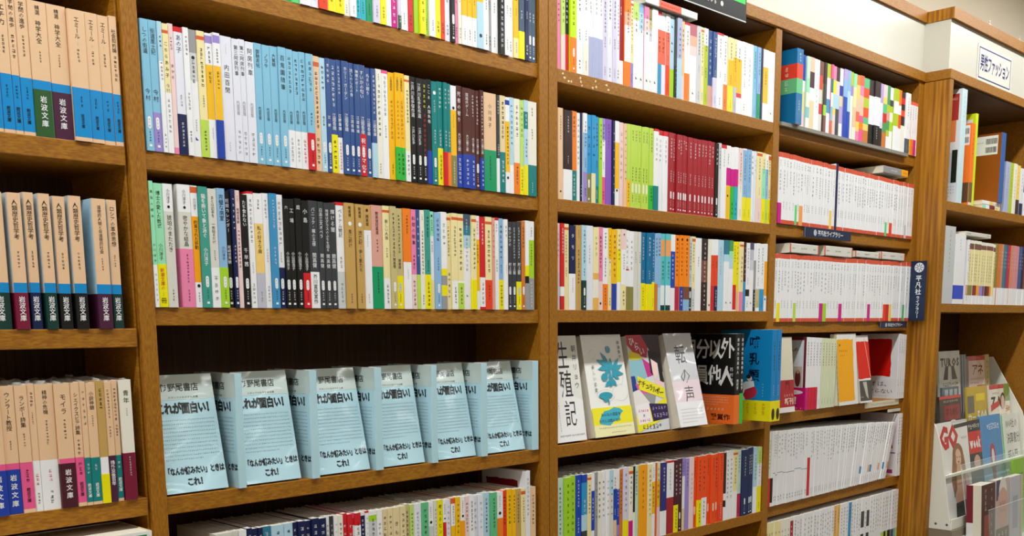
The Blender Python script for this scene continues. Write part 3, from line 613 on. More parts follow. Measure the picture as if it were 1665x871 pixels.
ROWS['A4']=(0.578,"paperbacks on the second bay's bottom shelf","""
-6176,247,8,1532|ig||||||
-5927,103,32,1534|ig||||*||
-5822,104,9,1533|W||||*||
-5716,84,10,1544|nv||||~4@.04-.3#W||
-5630,92,29,1525|nv||||~4@.04-.3#W||
-5536,71,15,1527|nv||||~4@.04-.3#W||
-5463,136,40,1526|st2||||~4@.04-.3#W||
-5325,194,24,1522|lb||||~4@.04-.3||
-5129,135,18,1523|lb||||~4@.04-.3||
-4992,86,37,1520|nv||||~4@.04-.3#W||
-4904,109,6,1525|nv||||~4@.04-.3#W||
-4793,106,34,1512|nv||||~4@.04-.3#W||
-4685,117,7,1533|nv||||~4@.04-.3#W||
-4566,128,11,1518|nv||||~4@.04-.3#W||
-4436,69,43,1530|W||||*||
-4365,59,32,1523|ch||||*||
-4304,64,14,1522|W||||~5@.05-.4#gy||
-4238,87,10,1516|iv||||*||
-4149,92,44,1527|rd||||~4@.08-.4#W||
-4055,88,32,1506|rd||||~4@.08-.4#W||
-3965,25,38,1518|hp:.05,rd:.12,W||||*||
-3938,104,11,1509|rd:.12,W||||*||
-3831,84,30,1516|W:.04,nv||||*||
-3745,63,19,1517|rd:.02,W||||~7@.05-.4#gy||
-3681,140,14,1502|W:.04,lm:.1,lgy||||*||
-3539,104,18,1502|W||||~6@.12-.4#gy||
-3433,105,30,1496|be||||~6@.06-.4||
-3326,90,19,1500|be||||~6@.06-.4||
-3233,137,20,1495|be||||きもの@.12-.4||
-3095,106,10,1501|be||||~6@.06-.4||
-2987,91,38,1514|kh||||*||
-2894,80,31,1498|lm2||||~8@.08-.4||
-2812,152,37,1496|wl||||~8@.08-.4#gy||bluish white paperback right of pale lime one, second bay's bottom shelf
-2659,134,22,1498|gn3||||~6@.06-.4||soft green paperback right of bluish white one, second bay's bottom shelf
-2522,109,39,1492|W:.26,lgy||||●@.2-.24 ~6@.05-.18||
-2411,64,26,1501|ig||||~8@.08-.4||
-2345,121,29,1500|ye||||考えるヒント@.04-.44||
-2222,65,28,1485|W:.24,rd||||●@.18-.22 ~5@.04-.16||
-2155,98,35,1486|wl||||~6@.06-.4#gy||
-2055,81,21,1495|or:.06,W:.3,go||||~7@.08-.28||
-1972,99,9,1501|go||||~6@.06-.4||
-1871,93,6,1493|W:.26,am||||●@.19-.23 ~6@.04-.18||
-1776,96,13,1486|lp||||~8@.06-.4||
-1678,107,7,1498|W||||~8@.06-.4||
-1569,103,41,1474|wl||||~5@.06-.4#gy||
-1464,112,24,1474|wl||||~5@.06-.4#gy||
-1350,151,35,1490|lb||||~9@.06-.45||pale blue paperback right of bluish white one, second bay's bottom shelf
-1198,144,5,1479|gn3||||~8@.06-.4||soft green paperback right of pale blue one, second bay's bottom shelf
-1051,152,24,1468|W:.3,og||||●@.22-.27 ~6@.04-.18||white-and-orange paperback, second bay's bottom shelf
-898,98,41,1479|vr||||~8@.06-.4#dk||
-798,116,30,1488|go||||~7@.06-.4||
-680,83,22,1475|go||||~8@.06-.4||
-596,117,24,1470|tn||||~9@.06-.4||
-476,101,9,1463|cr:.03,or:.07,cr||||~9@.1-.4||
-257,135,11,1460|pe|0.7pl|||~8@.08-.45||peach beige paperback with plum band, second bay's bottom shelf
""")
ROWS['B0']=(1.415,"paperbacks on the third bay's top shelf","""
464,89,41,1450|pk||||~7@.1-.5||
556,102,25,1457|lm2:.62,lp||||~6@.1-.5||pale-lime-and-pale-pink paperback, third bay's top shelf
660,103,42,1460|dk:.6,rd||||~7@.1-.5#W||black-and-red paperback, third bay's top shelf
765,156,7,1451|nl:.62,og|||S|~7@.1-.5||neon-lime-and-orange paperback, third bay's top shelf
923,161,15,1445|W||||*||white paperback right of neon-lime-and-orange one, third bay's top shelf
1085,144,7,1458|W:.65,iv||||*||white-and-ivory paperback, third bay's top shelf
1232,124,21,1441|W:.55,bg||||~4@.1-.3#gy||leftmost of three side-by-side white-and-grey-blue paperbacks, third bay's top shelf
1357,141,7,1443|W:.55,bg||||~4@.1-.3#gy||second of three side-by-side white-and-grey-blue paperbacks, third bay's top shelf
1500,110,15,1444|W:.55,bg||||~4@.1-.3#gy||rightmost of three side-by-side white-and-grey-blue paperbacks, third bay's top shelf
1613,121,21,1445|lv||||*||pale lavender paperback right of white-and-grey-blue one, third bay's top shelf
1736,129,17,1437|wl||||*||bluish white paperback right of pale lavender one, third bay's top shelf
1867,104,7,1443|lv||||*||pale lavender paperback right of bluish white one, third bay's top shelf
1972,81,7,1439|wl||||*||
2056,149,44,1449|cm:.72,W||||~3@.1-.2||crimson-and-white paperback, third bay's top shelf
2207,168,12,1443|og:.15,sa2:.3,W:.72,og||||~6@.1-.4||orange-and-light-salmon paperback, third bay's top shelf
2377,84,25,1449|W:.03,or:.06,cr:.72,li||||*||
2462,154,21,1442|lm2:.2,W||||~4@.1-.35 ◣@.85-.9||pale-lime-and-white paperback, third bay's top shelf
2618,138,26,1443|sb:.1,lb:.3,W||||~4@.1-.35 ◣@.85-.9||light-blue-and-pale-blue paperback, third bay's top shelf
2759,140,8,1437|pk:.15,lp:.3,W||||~4@.1-.35 ◣@.85-.9||pink-and-pale-pink paperback, third bay's top shelf
2900,87,18,1432|ol:.15,kh:.25,lgy:.4,W||||~4@.1-.35 ◣@.85-.9||
2989,168,9,1440|W||||◣@.85-.9||white paperback right of olive-and-khaki one, third bay's top shelf
3159,137,27,1435|rd:.05,W:.22,vr2:.63,st||||~4@.3-.5||leftmost of three side-by-side white-and-coral paperbacks, third bay's top shelf
3298,127,42,1440|W:.22,vr2:.63,wl||||~4@.3-.5||second of three side-by-side white-and-coral paperbacks, third bay's top shelf
3427,124,29,1433|W:.22,vr2:.62,vr||||*||rightmost of three side-by-side white-and-coral paperbacks, third bay's top shelf
3553,145,39,1431|lb:.65,lm||||◣@.1-.15 ◣@.3-.35 ◣@.4-.45||pale-blue-and-lime paperback, third bay's top shelf
3700,50,14,1419|ch:.6,dk||||~6@.6-.95#W||
3752,147,6,1432|bg:.5,lb||||~6@.1-.5||grey-blue-and-pale-blue paperback, third bay's top shelf
3901,108,27,1420|pe:.7,lp||||~5@.1-.4||
4011,162,24,1413|rd:.04,W:.65,og||||~4@.1-.3||white-and-orange paperback right of peach-beige-and-pale-pink one, third bay's top shelf
4175,219,28,1409|ro:.15,sa2:.28,lp:.4,W||||◣@.85-.9||rose-and-light-salmon paperback, third bay's top shelf
4396,137,20,1410|lgy||||*||light grey paperback, third bay's top shelf
4536,113,30,1410|cr:.03,or:.06,cr||||*||
4651,140,34,1419|W:.22,lm3||||*||white-and-olive-lime paperback, third bay's top shelf
4792,159,42,1408|db:.72,sa||||~6@.1-.6#W||denim-blue-and-salmon paperback, third bay's top shelf
4953,121,17,1401|db:.6,lv||||*||
5076,229,23,1416|rd:.03,W||||*||white paperback right of denim-blue-and-pale-lavender one, third bay's top shelf
5307,156,38,1409|W:.65,og||||*||white-and-orange paperback right of white one, third bay's top shelf
5464,180,14,1395|cr:.3,go:.65,ye||||*||left of two side-by-side cream-and-golden-yellow paperbacks, third bay's top shelf
5647,113,10,1393|cr:.25,go:.65,wg||||*||
5762,184,17,1394|W:.25,go:.72,rd2:.78,W||||~4@.1-.3||white-and-golden-yellow paperback right of cream-and-golden-yellow one, third bay's top shelf
5947,186,9,1397|W||||*||left of two side-by-side white paperbacks right of white-and-golden-yellow one, third bay's top shelf
6136,261,36,1407|W||||~6@.2-.6#gy||right of two side-by-side white paperbacks right of white-and-golden-yellow one, third bay's top shelf
6398,143,38,1407|sk||||*||
6544,120,18,1397|sb:.65,gn||||*||
6666,72,10,1386|nv||||||
6739,196,8,1390|W:.25,go:.76,W||||~5@.3-.5||white-and-golden-yellow paperback right of navy one, third bay's top shelf
6938,275,15,1387|W||||◣@.85-.9||white paperback right of white-and-golden-yellow one, third bay's top shelf
""")
ROWS['B1']=(1.207,"paperbacks on the third bay's second shelf","""
460,132,18,1470|pe:.95,pe||||~9@.08-.35 ●@.9-.93||peach beige paperback at far left end, third bay's second shelf
594,218,5,1452|bk2:.66,W||||~6@.06-.25#W ~4@.5-.6#W||blackish-brown-and-white paperback, third bay's second shelf
814,136,28,1465|og:.66,te||||~5@.05-.3 ~6@.7-.95||orange-and-teal paperback, third bay's second shelf
952,91,38,1453|W||||~9@.05-.6||white paperback right of orange-and-teal one, third bay's second shelf
1045,55,34,1461|nv||||~4@.8-.95#W||
1101,99,9,1465|W:.22,sb:.66,li||||*||white-and-light-blue paperback right of navy one, third bay's second shelf
1202,120,26,1458|az2:.67,ol|||S|~4@.1-.5||azure-blue-and-olive paperback, third bay's second shelf
1324,107,12,1462|az2:.66,cr||||~4@.1-.5||azure-blue-and-cream paperback, third bay's second shelf
1433,101,33,1451|az2:.8,te||||*||azure-blue-and-teal paperback, third bay's second shelf
1536,85,23,1442|lm||||~7@.05-.5||
1623,103,43,1453|li:.25,W:.68,hp||||*||lilac-and-white paperback, third bay's second shelf
1727,164,37,1454|pu||||~8@.05-.35||purple paperback, third bay's second shelf
1893,62,10,1444|nv||||~8@.1-.9#W||
1957,123,18,1448|W:.25,go:.8,W||||●@.8-.84||white-and-golden-yellow paperback, third bay's second shelf
2108,118,42,1446|lp||||~7@.1-.7#gy||pale pink paperback, third bay's second shelf
2228,78,23,1438|pe||||~8@.05-.7||
2308,94,22,1444|yg:.67,go||||~6@.7-.95||
2404,135,23,1445|yg|||P|~4@.06-.2 ~5@.5-.68||leftmost of five side-by-side yellow-green paperbacks, third bay's second shelf
2541,92,36,1447|yg|||P|~4@.06-.2 ~5@.5-.68||
2634,111,42,1452|yg|||P|~4@.06-.2 ~5@.5-.68||third of five side-by-side yellow-green paperbacks, third bay's second shelf
2747,93,26,1444|yg|||P|~4@.06-.2 ~5@.5-.68||
2842,132,44,1457|yg|||P|~4@.06-.2 ~5@.5-.68||rightmost of five side-by-side yellow-green paperbacks, third bay's second shelf
2977,114,29,1452|yg|0.7gn2|||~6@.06-.3 ~4@.73-.9||yellow-green paperback with bright green band, third bay's second shelf
3093,135,9,1454|rd:.03,W|0.7te|||~5@.1-.4#gy||white paperback with teal band, third bay's second shelf
3229,156,38,1448|rd:.06,W||||~5@.1-.4#gy||left of two side-by-side white paperbacks right of white one, third bay's second shelf
3387,147,22,1446|rd:.06,W||||~5@.1-.4#gy||right of two side-by-side white paperbacks right of white one, third bay's second shelf
3535,151,7,1442|cm|||S|~6@.06-.32 ~5@.47-.62||leftmost of thirteen side-by-side crimson paperbacks, third bay's second shelf
3689,108,44,1448|cm|||S|~8@.06-.35 ~5@.47-.62||
3798,100,6,1436|cm|||S|~3@.06-.2 ~5@.47-.62||
3901,101,28,1441|cm|||S|~5@.06-.25 ~5@.47-.62||
4004,73,24,1443|cm|||S|~2@.06-.12 ~5@.47-.62||
4079,90,40,1439|cm|||S|~3@.06-.18 ~5@.47-.62||
4171,158,21,1432|cm|||S|~5@.06-.27 ~5@.47-.62||seventh of thirteen side-by-side crimson paperbacks, third bay's second shelf
4331,134,14,1426|cm|||S|~5@.06-.27 ~5@.47-.62||eighth of thirteen side-by-side crimson paperbacks, third bay's second shelf
4467,127,16,1426|cm|||S|~4@.06-.23 ~5@.47-.62||ninth of thirteen side-by-side crimson paperbacks, third bay's second shelf
4596,106,13,1431|cm|||S|~4@.06-.23 ~5@.47-.62||
4705,129,27,1436|cm|||S|~4@.06-.23 ~5@.47-.62||eleventh of thirteen side-by-side crimson paperbacks, third bay's second shelf
4836,108,19,1440|cm|||S|~6@.06-.32 ~5@.47-.62||
4946,145,35,1438|cm|||S|~3@.06-.22 ~5@.47-.62||rightmost of thirteen side-by-side crimson paperbacks, third bay's second shelf
5093,110,15,1427|dk|||S|~4@.06-.3||
5205,97,19,1442|lgy||||~7@.05-.35||
5304,180,15,1425|rd:.05,W||||~6@.06-.3#gy||white paperback right of light grey one, third bay's second shelf
5487,192,44,1435|W:.3,mg:.54,go||||●@.66-.7 ~4@.1-.25||leftmost of three side-by-side white-and-magenta paperbacks, third bay's second shelf
5681,129,39,1418|W:.3,mg:.54,gn2||||~3@.75-.95||
5812,139,39,1434|W:.3,mg:.54,tq||||~3@.75-.95||
5953,150,30,1431|lp:.5,iv||||*||pale-pink-and-ivory paperback, third bay's second shelf
6105,133,21,1437|W:.02,sb:.67,ye||||*||
6240,168,11,1434|sb:.67,ye||||*||right of two side-by-side light-blue-and-bright-yellow paperbacks, third bay's second shelf
6410,120,38,1428|W||||~4@.05-.35||
6532,72,25,1431|wl||||~3@.1-.3||
6606,197,7,1428|cr:.02,or:.06,cr:.65,lp||||*||cream-and-pale-pink paperback, third bay's second shelf
6805,149,12,1424|cr:.22,mi:.65,ye||||*||
6956,99,9,1414|W:.22,sb:.65,yg||||*||
7057,167,34,1420|cr:.02,or:.08,cr:.65,ye||||*||cream-and-bright-yellow paperback, third bay's second shelf
""")
ROWS['B2']=(1.023,"paperbacks on the third bay's third shelf","""
444,87,41,1444|lp:.57,lgy||||~5@.1-.4#gy||pale-pink-and-light-grey paperback, third bay's third shelf
533,90,15,1444|rd:.73,W:.84,rd||||~8@.05-.35#W||red-and-white paperback, third bay's third shelf
625,141,44,1445|cr:.04,or:.07,cr||||~9@.12-.45 ~4@.5-.62||cream paperback, third bay's third shelf
768,155,27,1428|nv:.57,W||||タモリ@.06-.45 ~7@.62-.8#hp||navy-and-white paperback, third bay's third shelf
925,141,21,1437|tn||||~5@.05-.15 ~9@.28-.7||tan paperback, third bay's third shelf
1068,117,5,1445|lb|0.65dg||S|~9@.05-.45 ~3@.5-.6||pale blue paperback with dark green band, third bay's third shelf
1187,193,21,1448|wl||||~6@.22-.45#gy||bluish white paperback, third bay's third shelf
1382,146,12,1431|cr:.55,or2:.63,iv:.85,or2||||~4@.1-.35#gy||cream-and-ivory paperback, third bay's third shelf
1530,131,31,1443|pk:.65,lp||||~8@.1-.5 ●@.9-.94||pink-and-pale-pink paperback, third bay's third shelf
1663,156,41,1438|W:.68,og||||~5@.05-.25 ~6@.35-.6 ~6@.72-.95||white-and-orange paperback, third bay's third shelf
1821,93,41,1444|go:.37,cr||||*||
1916,135,30,1427|go:.67,bl||||~8@.05-.6||golden-yellow-and-royal-blue paperback, third bay's third shelf
2053,102,20,1437|cr:.25,ye:.65,W||||~6@.05-.4||cream-and-bright-yellow paperback, third bay's third shelf
2157,138,9,1440|lp:.25,W:.68,cr||||●@.05-.08 ~6@.3-.5 ~4@.75-.95||pale-pink-and-white paperback, third bay's third shelf
2296,111,33,1431|W:.48,rd:.5,W:.7,ol||||~6@.1-.5#gy||left of two side-by-side white-and-olive paperbacks, third bay's third shelf
2409,126,27,1421|W:.7,ol||||~6@.1-.5#gy||right of two side-by-side white-and-olive paperbacks, third bay's third shelf
2537,131,34,1423|ig||||~5@.25-.4||left of two side-by-side pale stone grey paperbacks, third bay's third shelf
2670,78,20,1422|ig||||~5@.25-.4||
2749,162,40,1420|st3|0.65ye|||~7@.05-.35 ~4@.48-.6 ~7@.7-.95||left of two side-by-side deep cyan paperbacks with bright yellow band, third bay's third shelf
2913,157,14,1420|st3|0.66ye|||~5@.05-.3 ~4@.48-.6||right of two side-by-side deep cyan paperbacks with bright yellow band, third bay's third shelf
3072,84,17,1431|st3:.63,ye||||*||
3158,103,16,1418|sb:.65,ob||||~5@.05-.3||
3263,108,30,1433|sb:.7,lb||||~5@.05-.3||
3373,138,41,1432|tq2:.08,or3:.29,tq2:.67,W:.93,dg||||~5@.35-.6||left of two side-by-side apricot-and-aqua paperbacks, third bay's third shelf
3513,143,12,1434|tq2:.08,or3:.29,tq2:.67,W:.93,dg||||~5@.35-.6||right of two side-by-side apricot-and-aqua paperbacks, third bay's third shelf
3658,163,30,1433|W:.22,bl2:.7,W||||~6@.25-.6#W||white-and-cobalt-blue paperback, third bay's third shelf
3823,135,36,1430|og2:.68,cm2||||●~8@.03-.55||vivid-orange-and-raspberry paperback, third bay's third shelf
3960,110,14,1434|og2:.68,bl||||●~8@.03-.55 ~4@.72-.95#W||
4072,198,8,1434|og2:.68,br2:.85,sb||||●~8@.03-.55||vivid-orange-and-brown paperback, third bay's third shelf
4272,101,28,1426|lb:.68,dk|||S|*||
4375,125,38,1433|cr:.03,or:.07,cr:.7,lgy||||*||
4502,212,40,1412|W||||~4@.25-.4||white paperback, third bay's third shelf
4716,203,34,1411|bk2:.3,br2:.6,bk2||||~14@.04-.95#W||blackish-brown-and-brown paperback, third bay's third shelf
4921,102,22,1409|iv||||●@.9-.94||
5025,127,22,1412|W:.22,vr:.65,rd||||~3@.3-.4||
5154,120,26,1416|W:.22,vr:.65,nv||||~3@.3-.4 ~6@.7-.95#W||
5276,224,41,1417|lb||||~8@.1-.5#gy||pale blue paperback, third bay's third shelf
5501,164,17,1421|te2:.12,st2:.2,lb:.3,W||||◣@.85-.9||dusty-teal-and-pale-blue paperback, third bay's third shelf
5667,145,16,1422|gn4:.15,mi:.25,lb:.4,W||||◣@.85-.9||leaf-green-and-mint paperback, third bay's third shelf
5814,146,29,1406|ye:.62,rd:.98,W||||~6@.05-.3||
5963,92,44,1413|ye:.72,pe||||~6@.05-.5||
6057,140,12,1415|cr:.04,or:.07,cr:.72,pk||||~6@.2-.6||
6199,85,6,1411|mr:.57,st||||~6@.05-.5#W||
6286,151,10,1404|W:.68,dk:.78,W||||*||
6439,175,28,1415|sl2:.1,wg:.25,lgy:.4,W||||◣@.85-.9||dark-slate-and-lavender-grey paperback, third bay's third shelf
6615,87,29,1409|W:.25,gy:.68,dk||||~5@.72-.95#W||
6705,133,12,1416|W:.67,kh:.95,W||||*||
6839,179,13,1411|W:.67,az2||||*||white-and-azure-blue paperback, third bay's third shelf
7021,135,29,1421|W:.26,am:.77,W||||●@.8-.84||
""")
ROWS['B4']=(0.583,"paperbacks on the third bay's bottom shelf","""
446,177,43,1470|mi2||||~12@.1-.75||pale mint paperback at far left end, third bay's bottom shelf
625,165,8,1474|lm:.85,ye||||~8@.06-.7||lime-and-bright-yellow paperback, third bay's bottom shelf
792,141,35,1490|lm:.88,lp||||~8@.06-.7||lime-and-pale-pink paperback, third bay's bottom shelf
935,163,34,1483|bl2||||~8@.06-.4#W ~5@.52-.72#W||cobalt blue paperback, third bay's bottom shelf
1100,139,17,1478|bl2:.1,az2:.5,lb:.7,ch||||~5@.3-.6#W||cobalt-blue-and-azure-blue paperback, third bay's bottom shelf
1241,107,10,1467|cr:.04,or:.07,cr||||~8@.12-.5||
1351,102,24,1475|W:.22,bl2:.72,W||||~6@.3-.6#W||
1455,82,19,1484|gy||||~6@.1-.6||
1539,131,34,1475|iv||||~7@.1-.6||ivory paperback, third bay's bottom shelf
1672,114,42,1478|W||||~7@.1-.6||
1788,90,20,1486|W||||~6@.1-.6||
1881,107,17,1479|lb:.3,ig||||~6@.1-.6||
1989,107,25,1479|W:.25,bl2:.65,pe||||*||
2099,86,33,1464|W:.25,bl2:.72,li||||*||
2187,100,37,1463|ob||||~10@.05-.6||
2289,165,28,1481|lv:.68,ye||||~7@.06-.6||pale-lavender-and-bright-yellow paperback, third bay's bottom shelf
2455,121,17,1472|cr:.05,or:.09,iv:.7,mg||||~6@.1-.5||
2578,63,18,1482|dk:.6,iv||||||
2643,123,39,1481|mi2||||~7@.06-.4||pale mint paperback right of black-and-ivory one, third bay's bottom shelf
2768,254,26,1483|am||||~7@.06-.6||amber paperback, third bay's bottom shelf
3024,133,7,1469|cr||||~10@.06-.7||cream paperback right of amber one, third bay's bottom shelf
3159,117,22,1484|W:.25,go:.68,W||||~5@.06-.2 ~6@.3-.6||
3278,49,15,1477|or||||||
3329,120,32,1481|cr:.25,go:.6,lp||||~6@.06-.5||
3452,179,8,1462|in:.66,W||||~7@.06-.4#W||indigo-and-white paperback, third bay's bottom shelf
3633,246,16,1477|rd:.03,W:.5,cm||||~6@.1-.4#gy||white-and-crimson paperback, third bay's bottom shelf
3881,140,9,1468|mr|0.62ye|||~7@.06-.5 ~6@.66-.95||dark maroon paperback with bright yellow band, third bay's bottom shelf
4023,150,24,1480|mr|||S|~8@.06-.5||dark maroon paperback, third bay's bottom shelf
4174,122,44,1480|li:.25,W:.7,be||||~4@.05-.2||
4298,115,27,1461|li||||~7@.05-.4||
4415,158,20,1466|lp||||~6@.2-.6#gy||pale pink paperback, third bay's bottom shelf
4575,125,42,1462|or4|||P|~6@.05-.3||
4702,135,9,1466|or4|0.62ye|||~8@.05-.5 ~6@.66-.95||
4839,193,19,1461|or4:.62,or4|0.6W|||~6@.05-.5 ~5@.64-.9||orange-red paperback with white band, third bay's bottom shelf
5034,143,37,1470|or4|||P|~8@.05-.3||
5179,153,5,1456|or4|||P|~8@.05-.3||second of three side-by-side orange-red paperbacks right of orange-red one, third bay's bottom shelf
5333,141,36,1457|or4|||P|~8@.05-.5||
5476,179,19,1464|or4:.75,vr||||~9@.05-.4 ~7@.72-.97#W||orange-red-and-vermilion paperback, third bay's bottom shelf
5657,75,6,1454|bk2:.6,W:.7,dk:.8,W||||||
5734,136,15,1461|W||||~9@.1-.7||
5872,151,23,1473|W||||~9@.1-.7||
6025,162,20,1472|cr:.04,or:.07,cr:.6,W||||~8@.1-.5||cream-and-white paperback, third bay's bottom shelf
6188,140,26,1455|mi2:.65,cm2||||*||
6330,275,7,1450|nv2|||S|~7@.1-.4#W||leftmost of three side-by-side dark navy paperbacks, third bay's bottom shelf
6607,104,14,1469|nv2|||S|~7@.1-.4#W||
6713,120,44,1472|nv2|||S|~7@.1-.4#W||
6835,145,23,1463|lb:.6,W||||~7@.1-.5||
6983,182,24,1451|lm2:.25,W:.6,ye||||*||pale-lime-and-white paperback, third bay's bottom shelf
""")
ROWS['C0']=(1.42,"paperbacks on the fourth bay's top shelf","""
8119,83,14,1527|br2:.25,st2:.35,te:.5,ch:.63,mi||||||
8205,124,42,1508|W:.3,W:.8,vr||||~8@.03-.3#br||
8331,172,43,1518|bl2:.35,W:.5,cr:.8,lp||||||cobalt-blue-and-white paperback, fourth bay's top shelf
8505,144,6,1505|mi2:.3,mi:.5,iv:.7,te3:.85,W||||||
8651,205,12,1512|lp2:.2,mr:.42,wl:.6,be||||||pale-apricot-and-dark-maroon paperback, fourth bay's top shelf
8858,238,22,1509|W||||~8@.1-.7#gy||white paperback right of pale-apricot-and-dark-maroon one, fourth bay's top shelf
9098,119,16,1499|br2:.2,vr:.4,ig:.6,rd:.75,ig||||||
9219,89,35,1504|br2:.3,ol:.6,bk2||||||
9310,121,20,1507|bk2:.3,ch:.6,lm:.75,br2||||||
9433,184,36,1511|lm3:.2,W:.5,st:.7,W||||||olive-lime-and-white paperback right of blackish-brown-and-charcoal one, fourth bay's top shelf
9619,92,11,1515|hp:.2,te:.4,iv:.6,te3:.8,ob||||||
9713,155,26,1501|pk:.2,ye:.4,lb:.6,ye2:.7,lp||||||
9870,189,44,1503|bk2:.2,lp:.4,lb:.6,ch||||||
10061,139,33,1506|wl:.25,bl:.4,be:.55,li2:.8,W||||||
10202,180,9,1510|li2:.15,sb:.4,bl2||||||
10384,143,9,1508|sb:.3,lb:.6,bl2||||||
10529,163,31,1508|lm3:.2,li:.35,iv||||||
10695,151,20,1490|mi:.2,cr:.5,pe:.8,iv||||||
10848,166,20,1485|og:.15,ye2:.35,lp2:.55,vr2:.7,ye2:.85,pk||||||
11016,202,24,1502|vr2:.15,pk:.3,lp2:.6,hp:.7,og2:.8,hp||||||
11220,274,28,1479|gn3:.15,or4:.3,lm3:.45,or4:.6,gn3:.7,ye2:.8,ob||||||soft-green-and-orange-red paperback, fourth bay's top shelf
11496,278,44,1485|bk2:.24,W:.68,dk||||||left of two side-by-side blackish-brown-and-white paperbacks, fourth bay's top shelf
11777,283,15,1489|bk2:.24,W:.68,dk||||~5@.7-.9#W||right of two side-by-side blackish-brown-and-white paperbacks, fourth bay's top shelf
12061,164,28,1481|li2:.3,wl:.6,lv:.7,bk2||||||
12227,195,16,1476|lp:.2,ye2:.3,gn3:.45,rd:.6,gn4:.75,ob||||||
12424,182,27,1487|gn4:.3,lm3:.42,sa:.55,gn4:.7,lm3:.8,W||||||
12608,184,34,1471|W:.2,ch:.3,lm3:.4,iv:.55,lm:.7,W||||||
12794,261,10,1475|lm3:.2,W:.4,lm3:.6,W||||||olive-lime-and-white paperback right of white-and-charcoal one, fourth bay's top shelf
13057,173,24,1479|og:.25,W:.4,or4:.62,W||||||
13232,221,33,1460|bk2:.1,rd:.2,dk:.3,vr:.4,dk:.55,iv||||||
13456,255,5,1463|W:.75,sl||||*||
13713,132,36,1300|vr2:.06,W:.7,go||||*||
13847,141,22,1300|vr2:.06,W:.7,og||||*||
13990,158,25,1300|vr2:.06,W:.7,mg||||*||
14150,159,29,1300|vr2:.06,W||||*||
""")
